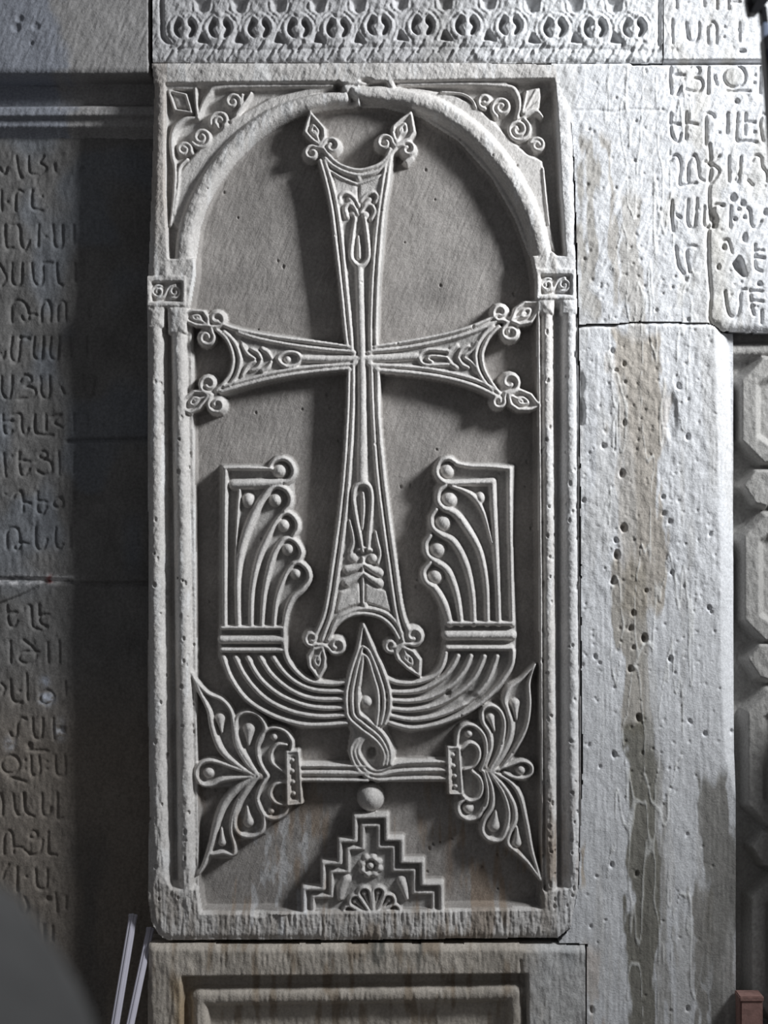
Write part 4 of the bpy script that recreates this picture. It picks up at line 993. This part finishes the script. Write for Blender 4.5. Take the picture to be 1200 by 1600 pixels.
# ================================================================== left wall: sooty inscribed stones, ledge and block
LD = -72.0
A = Relief(-130, 200, 240, 1800, 1.8)
A.H[:] = LD
rows = [(200, 684, 'stone#l1'), (684, 912, 'stone#l2'), (912, 1800, 'stone#l3')]
for y0, y1, k in rows: A.L[(A.Y >= y0) & (A.Y < y1)] = A.kid(k)
left_lines = [
 [[(-2, 262), (6, 272), (11, 262)], [(25, 244), (27, 260), (30, 272)], [(44, 244), (46, 270), (60, 273)], [(68, 243), (62, 254), (72, 262), (64, 270)], [(84, 256), (86, 268)]],
 [[(1, 297), (2, 329)], [(11, 315)], [(24, 329), (24, 305), (28, 297), (35, 300)], [(50, 296), (50, 324), (66, 329)], [(65, 307)]],
 [[(7, 352), (9, 386), (20, 387)], [(18, 353), (29, 353), (31, 375), (38, 391), (46, 376)], [(60, 351), (59, 385)], [(71, 370)], [(82, 352), (84, 380), (90, 388), (97, 382), (97, 352)], [(115, 352), (115, 380)]],
 [[(-4, 411), (3, 420), (9, 435), (2, 446)], [(18, 411), (18, 438), (25, 447), (33, 440), (34, 411)], [(49, 411), (52, 438), (60, 447), (66, 440), (67, 411)], [(70, 411), (82, 411)], [(88, 411), (90, 440), (97, 446)], [(117, 411), (118, 440)]],
 [[(18, 503), (17, 480), (22, 471), (34, 471), (43, 483), (44, 498), (37, 502), (33, 494)], [(47, 491), (57, 492)], [(64, 503), (65, 478), (72, 470), (78, 478), (78, 503)], [(90, 502), (90, 478), (96, 471), (102, 476), (102, 502)], [(140, 472), (142, 498)]],
 [[(1, 552), (4, 561), (7, 550)], [(19, 527), (16, 545), (18, 561), (25, 566), (29, 556), (31, 527)], [(31, 527), (45, 529)], [(53, 527), (51, 552), (57, 562), (65, 558), (67, 527)], [(79, 527), (77, 552), (83, 562), (90, 558), (92, 527)], [(112, 528), (113, 558)], [(138, 528), (138, 556)]],
 [[(2, 588), (2, 612), (9, 623), (16, 618), (18, 588)], [(31, 596), (36, 587), (46, 588), (48, 596), (38, 603), (52, 607), (55, 615), (46, 622), (28, 624)], [(62, 588), (64, 613), (70, 623), (77, 616), (77, 588)], [(95, 605), (100, 615)], [(133, 588), (135, 612), (142, 620), (149, 612), (150, 588)]],
 [[(4, 648), (5, 670), (11, 680), (19, 673)], [(8, 659), (19, 658)], [(21, 649), (32, 648), (33, 668), (38, 680), (44, 670)], [(54, 648), (54, 674), (66, 680), (82, 680)], [(71, 648), (71, 673)], [(80, 652), (94, 648), (84, 660), (96, 668)], [(117, 648), (117, 675)], [(140, 648), (140, 674)], [(128, 664)]],
 [[(5, 708), (8, 745)], [(18, 713)], [(29, 706), (31, 738), (38, 744), (45, 733)], [(33, 720), (45, 721)], ['o', 67, 711, 6], [(56, 723), (70, 718), (80, 726), (80, 738), (68, 742), (58, 736)], [(91, 706), (92, 742)], [(117, 706), (117, 738)]],
 [[(8, 772)], [(20, 778), (26, 769), (34, 771), (36, 800)], [(38, 785), (47, 787)], [(58, 768), (58, 796), (66, 803), (72, 792)], [(60, 783), (72, 784)], ['o', 91, 786, 8], [(119, 770), (120, 788)]],
 [[(10, 858), (10, 835), (15, 826), (26, 826), (30, 838), (31, 854), (25, 860), (22, 852), (30, 847)], [(32, 848), (44, 850)], [(55, 824), (55, 848), (61, 860), (69, 856), (73, 842)], [(87, 824), (86, 848), (92, 858), (98, 850)], [(110, 824), (110, 855)]],
 [[(11, 945), (13, 972), (20, 980), (27, 970)], [(16, 958), (26, 957)], [(36, 952), (42, 946), (48, 950), (50, 978), (64, 985)], [(60, 945), (62, 972), (74, 980)], [(62, 962), (76, 960)]],
 [[(16, 1002), (16, 1036)], [(36, 1000), (50, 1012), (56, 1025), (48, 1036), (35, 1036), (29, 1027), (36, 1019), (60, 1019)], [(74, 1004), (75, 1036)], [(92, 1002), (93, 1035)]],
 [[(0, 1068), (7, 1075), (4, 1084)], [(16, 1062), (17, 1088), (24, 1098), (34, 1098)], [(30, 1080)], [(41, 1052), (42, 1095)], ['o', 73, 1090, 11], [(102, 1065), (102, 1088)]],
 [[(15, 1145), (20, 1153), (26, 1148), (27, 1130), (33, 1122), (40, 1124)], [(50, 1122), (52, 1148), (58, 1155), (65, 1150), (66, 1122)], [(83, 1122), (84, 1155)]],
 [['o', 16, 1195, 14], [(14, 1214), (40, 1222)], [(39, 1188)], [(39, 1202)], [(48, 1182), (48, 1208), (54, 1213), (62, 1206), (60, 1182)], [(42, 1172), (75, 1174)], [(73, 1190)], [(73, 1202)], [(86, 1180), (87, 1206), (94, 1213), (101, 1208), (101, 1182)]],
 [[(0, 1240), (4, 1255), (3, 1275)], [(21, 1242), (23, 1266), (30, 1275), (37, 1268), (37, 1240)], [(37, 1240), (40, 1268), (52, 1276)], [(65, 1240), (66, 1270), (74, 1276), (79, 1262)], [(89, 1240), (89, 1278), (98, 1278)]],
 [[(6, 1335), (6, 1308), (13, 1298), (19, 1306), (21, 1333)], [(24, 1324), (34, 1324)], ['o', 52, 1305, 6], [(38, 1328), (48, 1336), (62, 1332), (66, 1312)], [(75, 1300), (75, 1332), (88, 1336)]],
 [[(3, 1374), (8, 1360), (14, 1350)], [(26, 1355), (26, 1392)], [(41, 1370)], [(55, 1358), (57, 1383), (66, 1390), (73, 1383), (73, 1358)]],
 [[(38, 1402), (43, 1418), (36, 1430), (30, 1420)], [(86, 1395), (89, 1425)], [(102, 1400), (103, 1420)]],
 [[(68, 1445), (69, 1470)], [(82, 1447), (82, 1470)], [(44, 1450), (52, 1455), (50, 1470)]],
]
letters(A, left_lines[:8], 2.6, 3.6, 'stone#l1', LD); letters(A, left_lines[8:11], 2.6, 3.4, 'stone#l2', LD); letters(A, left_lines[11:], 2.6, 3.2, 'stone#l3', LD)
pa = lambda P: A.persp(P, LD)
A.groove(pa([(-130, 906), (20, 906), (70, 907), (110, 909), (150, 913), (236, 912)]), 5, 6)
A.groove(pa([(-130, 1000), (-40, 962), (0, 944), (40, 928), (76, 908)]), 2.6, 7)
A.groove(pa([(105, 690), (150, 688), (236, 686)]), 4, 6)
for a, b, r in ((32, 277, 4), (130, 265, 6), (75, 1405, 5), (45, 1165, 6), (96, 1140, 7)): A.pit(*pa([(a, b)])[0], r, 4)
A.blur(1)
A.H += fbm(A.X, A.Y, 5, 14, 2, 71) * 1.6 + fbm(A.X, A.Y, 30, 40, 3, 72) * 4
Ca = grey(0.165, 0.16, 0.155, A.X.shape) * (1 + fbm(A.X, A.Y, 40, 60, 3, 73) * .5)[..., None]
Ca = mix(Ca, (0.17, 0.19, 0.22), sstep(-.05, .2, fbm(A.X, A.Y, 70, 80, 2, 74)) * .5 * sstep(1000, 850, A.Y))
Ca = mix(Ca, (0.22, 0.185, 0.15), sstep(1000, 1200, A.Y) * .6)
def blotch(x, y, rx, ry, col, a, seed):
    global Ca
    (x, y), = pa([(x, y)])
    m = np.exp(-((A.X - x) / rx) ** 2 - ((A.Y - y) / ry) ** 2) * sstep(-.25, .15, fbm(A.X, A.Y, 7, 6, 3, seed))
    Ca = mix(Ca, col, np.clip(m * a, 0, 1))
blotch(25, 907, 40, 8, (0.55, 0.54, 0.55), 1.2, 75); blotch(90, 904, 30, 6, (0.55, 0.54, 0.54), 1.2, 76)
blotch(73, 1092, 10, 9, (0.50, 0.53, 0.60), 1.3, 77); blotch(70, 1065, 7, 8, (0.38, 0.4, 0.46), 1, 78)
blotch(94, 1140, 8, 14, (0.46, 0.46, 0.48), 1.1, 79); blotch(77, 905, 5, 6, (0.30, 0.10, 0.09), 1.5, 80)
blotch(15, 1163, 8, 10, (0.40, 0.40, 0.42), 1, 81)
Ca = mix(Ca, (0.11, 0.105, 0.10), np.exp(-((A.X - 128 - fbm(A.X, A.Y, 20, 60, 2, 82) * 40) / 26) ** 2) * sstep(1250, 1380, A.Y) * .7)
wallL = mesh_obj('wall_left', box_bm((-130 - CX) * S, 0.135, 0.0, (236 - CX) * S, 0.165, 2.9), M_CORE); wallL['kind'] = 'structure'
A.build(np.clip(Ca, .02, .8), M_DARK, lambda p: wallL, -88)
# upper part: plain projecting block and a ledge below it
U_ = Relief(-130, -140, 240, 204, 1.6)
U_.L[:] = U_.kid('ledge'); U_.H[:] = -50
blk = U_.persp([(-300, -300), (233, -300), (233, 116), (-300, 119)], -4)
U_.inside = (U_.X < 239)
U_.cut([(-200, 112), (245, 112), (245, 166), (-200, 166)], -66, 3, 'ledge')
U_.poly([(-200, 169), (250, 166), (250, 180), (-200, 182)], -38, 6, 20, 'ledge')
dn_ = np.clip((U_.Y - 184) / 20, 0, 1)
U_.H = np.where(U_.Y > 184, np.minimum(U_.H, -40 - dn_ ** .7 * 34), U_.H)
U_.poly([(-300, -300), (233, -300), (233, 115), (-300, 118)], -4, 3, 70, 'stone#block')
U_.H -= np.where(U_.L == U_.kid('stone#block'), np.clip((U_.Y - 104) / 12, 0, 1) ** 2 * 7, 0)
U_.groove([(238, -140), (238, 60), (240, 112)], 4, 20)
for a, b, r in ((24, 42, 8), (55, 40, 7), (30, 28, 6), (48, 66, 3)): U_.pit(a, b, r, 3)
U_.blur(1)
U_.H += fbm(U_.X * .9 + U_.Y * .4, U_.Y * .9 - U_.X * .4, 4, 14, 2, 91) * 1.6 + fbm(U_.X, U_.Y, 30, 40, 3, 92) * 3
Cu = grey(0.33, 0.32, 0.315, U_.X.shape) * (1 + fbm(U_.X, U_.Y, 30, 40, 3, 93) * .3)[..., None]
Cu = mix(Cu, (0.27, 0.29, 0.34), sstep(110, 80, U_.X + fbm(U_.X, U_.Y, 30, 30, 3, 94) * 70) * .8)
U_.build(np.clip(Cu, .02, .8), M_DARK, lambda p: wallL, -88)

# ================================================================== loose things
M_ROD = plain_material('pale_aluminium', (0.47, 0.455, 0.52), 0.4, 0.1, 40, 0.06, 0.05)
def rod(name, top, bottom, h_top, h_bot, w, label):
    """slim channel profile leaning on the wall: a rounded bar with a bead along its face and a capped end"""
    a = W(*top, h_top); b = W(*bottom, h_bot)
    d = (a - b); L = d.length; z = d.normalized()
    y = Vector((0, -1, 0)); x = y.cross(z).normalized(); y = z.cross(x)
    o = thing(name, label, 'rod', b, 'pale metal rods beside the cross stone')
    prof = [(-1, -.5), (-1, .35), (-.8, .6), (-.3, .66), (-.18, .9), (.18, .9), (.3, .66), (.8, .6), (1, .35), (1, -.5)]
    bm = bmesh.new(); rings = []
    for t in (0, .25, .5, .75, 1):
        rings.append([bm.verts.new(z * (L * t) + x * (p * w / 2 * S) + y * (q * w / 2 * S)) for p, q in prof])
    for r0, r1 in zip(rings[:-1], rings[1:]):
        for i in range(len(prof)):
            j = (i + 1) % len(prof); bm.faces.new((r0[i], r0[j], r1[j], r1[i]))
    bm.faces.new(rings[0][::-1])
    bm.faces.new(rings[-1])
    mesh_obj('rod_body', bm, M_ROD, o)
    bm = bmesh.new()
    e = [(p * 1.12, q * 1.12) for p, q in prof]
    r0 = [bm.verts.new(z * (L - .004) + x * (p * w / 2 * S) + y * (q * w / 2 * S)) for p, q in e]
    r1 = [bm.verts.new(z * (L + .002) + x * (p * w / 2 * S) + y * (q * w / 2 * S)) for p, q in e]
    for i in range(len(e)):
        j = (i + 1) % len(e); bm.faces.new((r0[i], r0[j], r1[j], r1[i]))
    bm.faces.new(r0[::-1]); bm.faces.new(r1)
    mesh_obj('end_cap', bm, M_ROD, o)
    return o
def pp(x, y, h):    # photograph coordinates of a point standing h units in front of the wall
    f = 1 - h / DW
    return CX + (x - CX) * f, CY + (y - CY) * f
rod('metal_rod', pp(208, 1431, -30), pp(146, 1803, 180), -30, 180, 13, 'pale metal rod leaning on the sooty wall, farther from the cross stone')
rod('metal_rod', pp(235, 1452, -34), pp(160, 1806, 190), -34, 190, 12, 'pale metal rod tucked behind the lower left corner of the cross stone')

# dark grey cloth-draped stand close to the camera, out of focus
M_CLOTH = plain_material('grey_cloth', (0.5, 0.5, 0.49), 0.95, 0, 30, 0.25, 0.3)
def draped_stand():
    h = DW * 2 / 3           # two thirds of the way from the wall to the camera
    f = 1 - h / DW
    cx, cyt = pp(-95, 1372, h)
    c = W(cx, cyt, h)
    base = Vector((c.x, c.y, 0))
    o = thing('draped_stand', 'grey cloth-covered rounded form, out of focus in the lower left corner', 'draped stand', base)
    H = c.z
    bm = bmesh.new(); n = 56
    k = S * f
    prof = [(0.0, 0.0), (40, 3), (70, 9), (95, 18), (118, 34), (140, 62), (160, 95), (185, 135), (205, 175), (222, 215), (240, 280), (250, 360), (262, 600), (285, 1200), (330, H / k)]
    rings = []
    for r, dz in prof[1:]:
        ring = []
        for i in range(n):
            a = 2 * math.pi * i / n
            fold = 1 + 0.035 * min(1, dz / 150) * math.sin(a * 9 + dz * .004) + 0.02 * min(1, dz / 150) * math.sin(a * 5 + 1)
            ring.append(bm.verts.new((r * fold * k * math.cos(a), r * fold * k * math.sin(a), H - dz * k)))
        rings.append(ring)
    top = bm.verts.new((0, 0, H))
    for i in range(n): bm.faces.new((top, rings[0][i], rings[0][(i + 1) % n]))
    for r0, r1 in zip(rings[:-1], rings[1:]):
        for i in range(n):
            j = (i + 1) % n; bm.faces.new((r0[i], r1[i], r1[j], r0[j]))
    bm.faces.new(rings[-1])
    for fc in bm.faces: fc.smooth = True
    mesh_obj('cloth_cover', bm, M_CLOTH, o)
    # hem band along the floor
    bm = bmesh.new()
    R0 = 330 * k * 1.06
    ra = [bm.verts.new((R0 * math.cos(2 * math.pi * i / n), R0 * math.sin(2 * math.pi * i / n), 0.0)) for i in range(n)]
    rb_ = [bm.verts.new((R0 * math.cos(2 * math.pi * i / n), R0 * math.sin(2 * math.pi * i / n), 0.03)) for i in range(n)]
    for i in range(n):
        j = (i + 1) % n; bm.faces.new((ra[i], ra[j], rb_[j], rb_[i]))
    mesh_obj('hem', bm, M_CLOTH, o)
draped_stand()

# black metal stand on the floor between the wall and the camera, cut by the right edge of the picture
M_IRON = plain_material('black_iron', (0.018, 0.018, 0.022), 0.5, 0.4, 80, 0.3, 0.1)
M_NAVY = plain_material('navy_paint', (0.02, 0.025, 0.10), 0.5, 0, 60, 0.2, 0.05)
M_BLUE = plain_material('pale_blue_paint', (0.32, 0.38, 0.52), 0.5, 0, 60, 0.1, 0.05)
M_PALE = plain_material('grey_green_paint', (0.30, 0.33, 0.31), 0.6, 0, 60, 0.1, 0.05)
def bracket():
    SH = 700
    def bar(P, h0, h1, mat, name):
        h0 += SH; h1 += SH
        P = [pp(x, y, SH) for x, y in P]
        bm = bmesh.new()
        a = [bm.verts.new(W(x, y, h1) - org) for x, y in P]; b = [bm.verts.new(W(x, y, h0) - org) for x, y in P]
        bm.faces.new(a); bm.faces.new(b[::-1])
        for i in range(len(P)):
            j = (i + 1) % len(P); bm.faces.new((a[j], a[i], b[i], b[j]))
        bmesh.ops.recalc_face_normals(bm, faces=bm.faces)
        bmesh.ops.bevel(bm, geom=bm.edges[:], offset=0.0012, segments=1, affect='EDGES')
        return mesh_obj(name, bm, mat, o)
    global org
    cxs_, _ = pp(1300, 1800, SH); org = W(cxs_, FLOOR, SH + 12)
    o = thing('metal_stand', 'black metal stand with a pale blue band, cut off at the upper right corner', 'stand', org)
    bar([(1187, 66), (1203, 56), (1212, 58), (1222, 262), (1316, 2104), (1290, 2104), (1201, 262), (1193, 140)], -2, 26, M_IRON, 'leg')
    bar([(1193, 84), (1202, 84), (1202, 104), (1194, 104)], 20, 27.5, M_NAVY, 'navy_patch')
    bar([(1188, 41), (1197, 41), (1198, 62), (1189, 67)], -2, 18, M_BLUE, 'blue_band')
    bar([(1185, 14), (1194, 14), (1197, 41), (1187, 41)], -2, 16, M_IRON, 'upright')
    bar([(1167, 27), (1179, 27), (1206, -4), (1196, -14), (1180, -2)], -2, 20, M_IRON, 'brace')
    bar([(1162, -40), (1172, -40), (1173, 14), (1179, 20), (1172, 27), (1167, 27), (1163, 8)], -2, 14, M_IRON, 'side_bar')
    bar([(1172, -40), (1184, -40), (1182, 2), (1173, 14)], -2, 8, M_PALE, 'grey_plate')
bracket()

# small reddish post at the lower right
M_RED = plain_material('reddish_stone', (0.26, 0.15, 0.13), 0.9, 0, 90, 0.45, 0.6)
(x0, y0), (x1, _) = pp(1156, 1557, 41), pp(1193, 1557, 41)
a = W(x0, y0, 41); b = W(x1, y0, 41)
cp = thing('reddish_post', 'small reddish brown stone post at the foot of the hexagon border', 'post', ((a.x + b.x) / 2, -0.03, 0))
hw, H_ = (b.x - a.x) / 2, a.z
bm = box_bm(-hw, -0.031, 0, hw, 0.028, H_ - .004, 0.004)
bmesh.ops.subdivide_edges(bm, edges=bm.edges[:], cuts=2, use_grid_fill=True)
for v in bm.verts: v.co += Vector((math.sin(v.co.z * 90 + v.co.x * 300) * .0012, math.sin(v.co.z * 70) * .0012, 0))
mesh_obj('post_shaft', bm, M_RED, cp)
bm = box_bm(-hw * 1.03, -0.033, H_ - .012, hw * 1.03, 0.03, H_, 0.002)
mesh_obj('post_cap', bm, M_RED, cp)
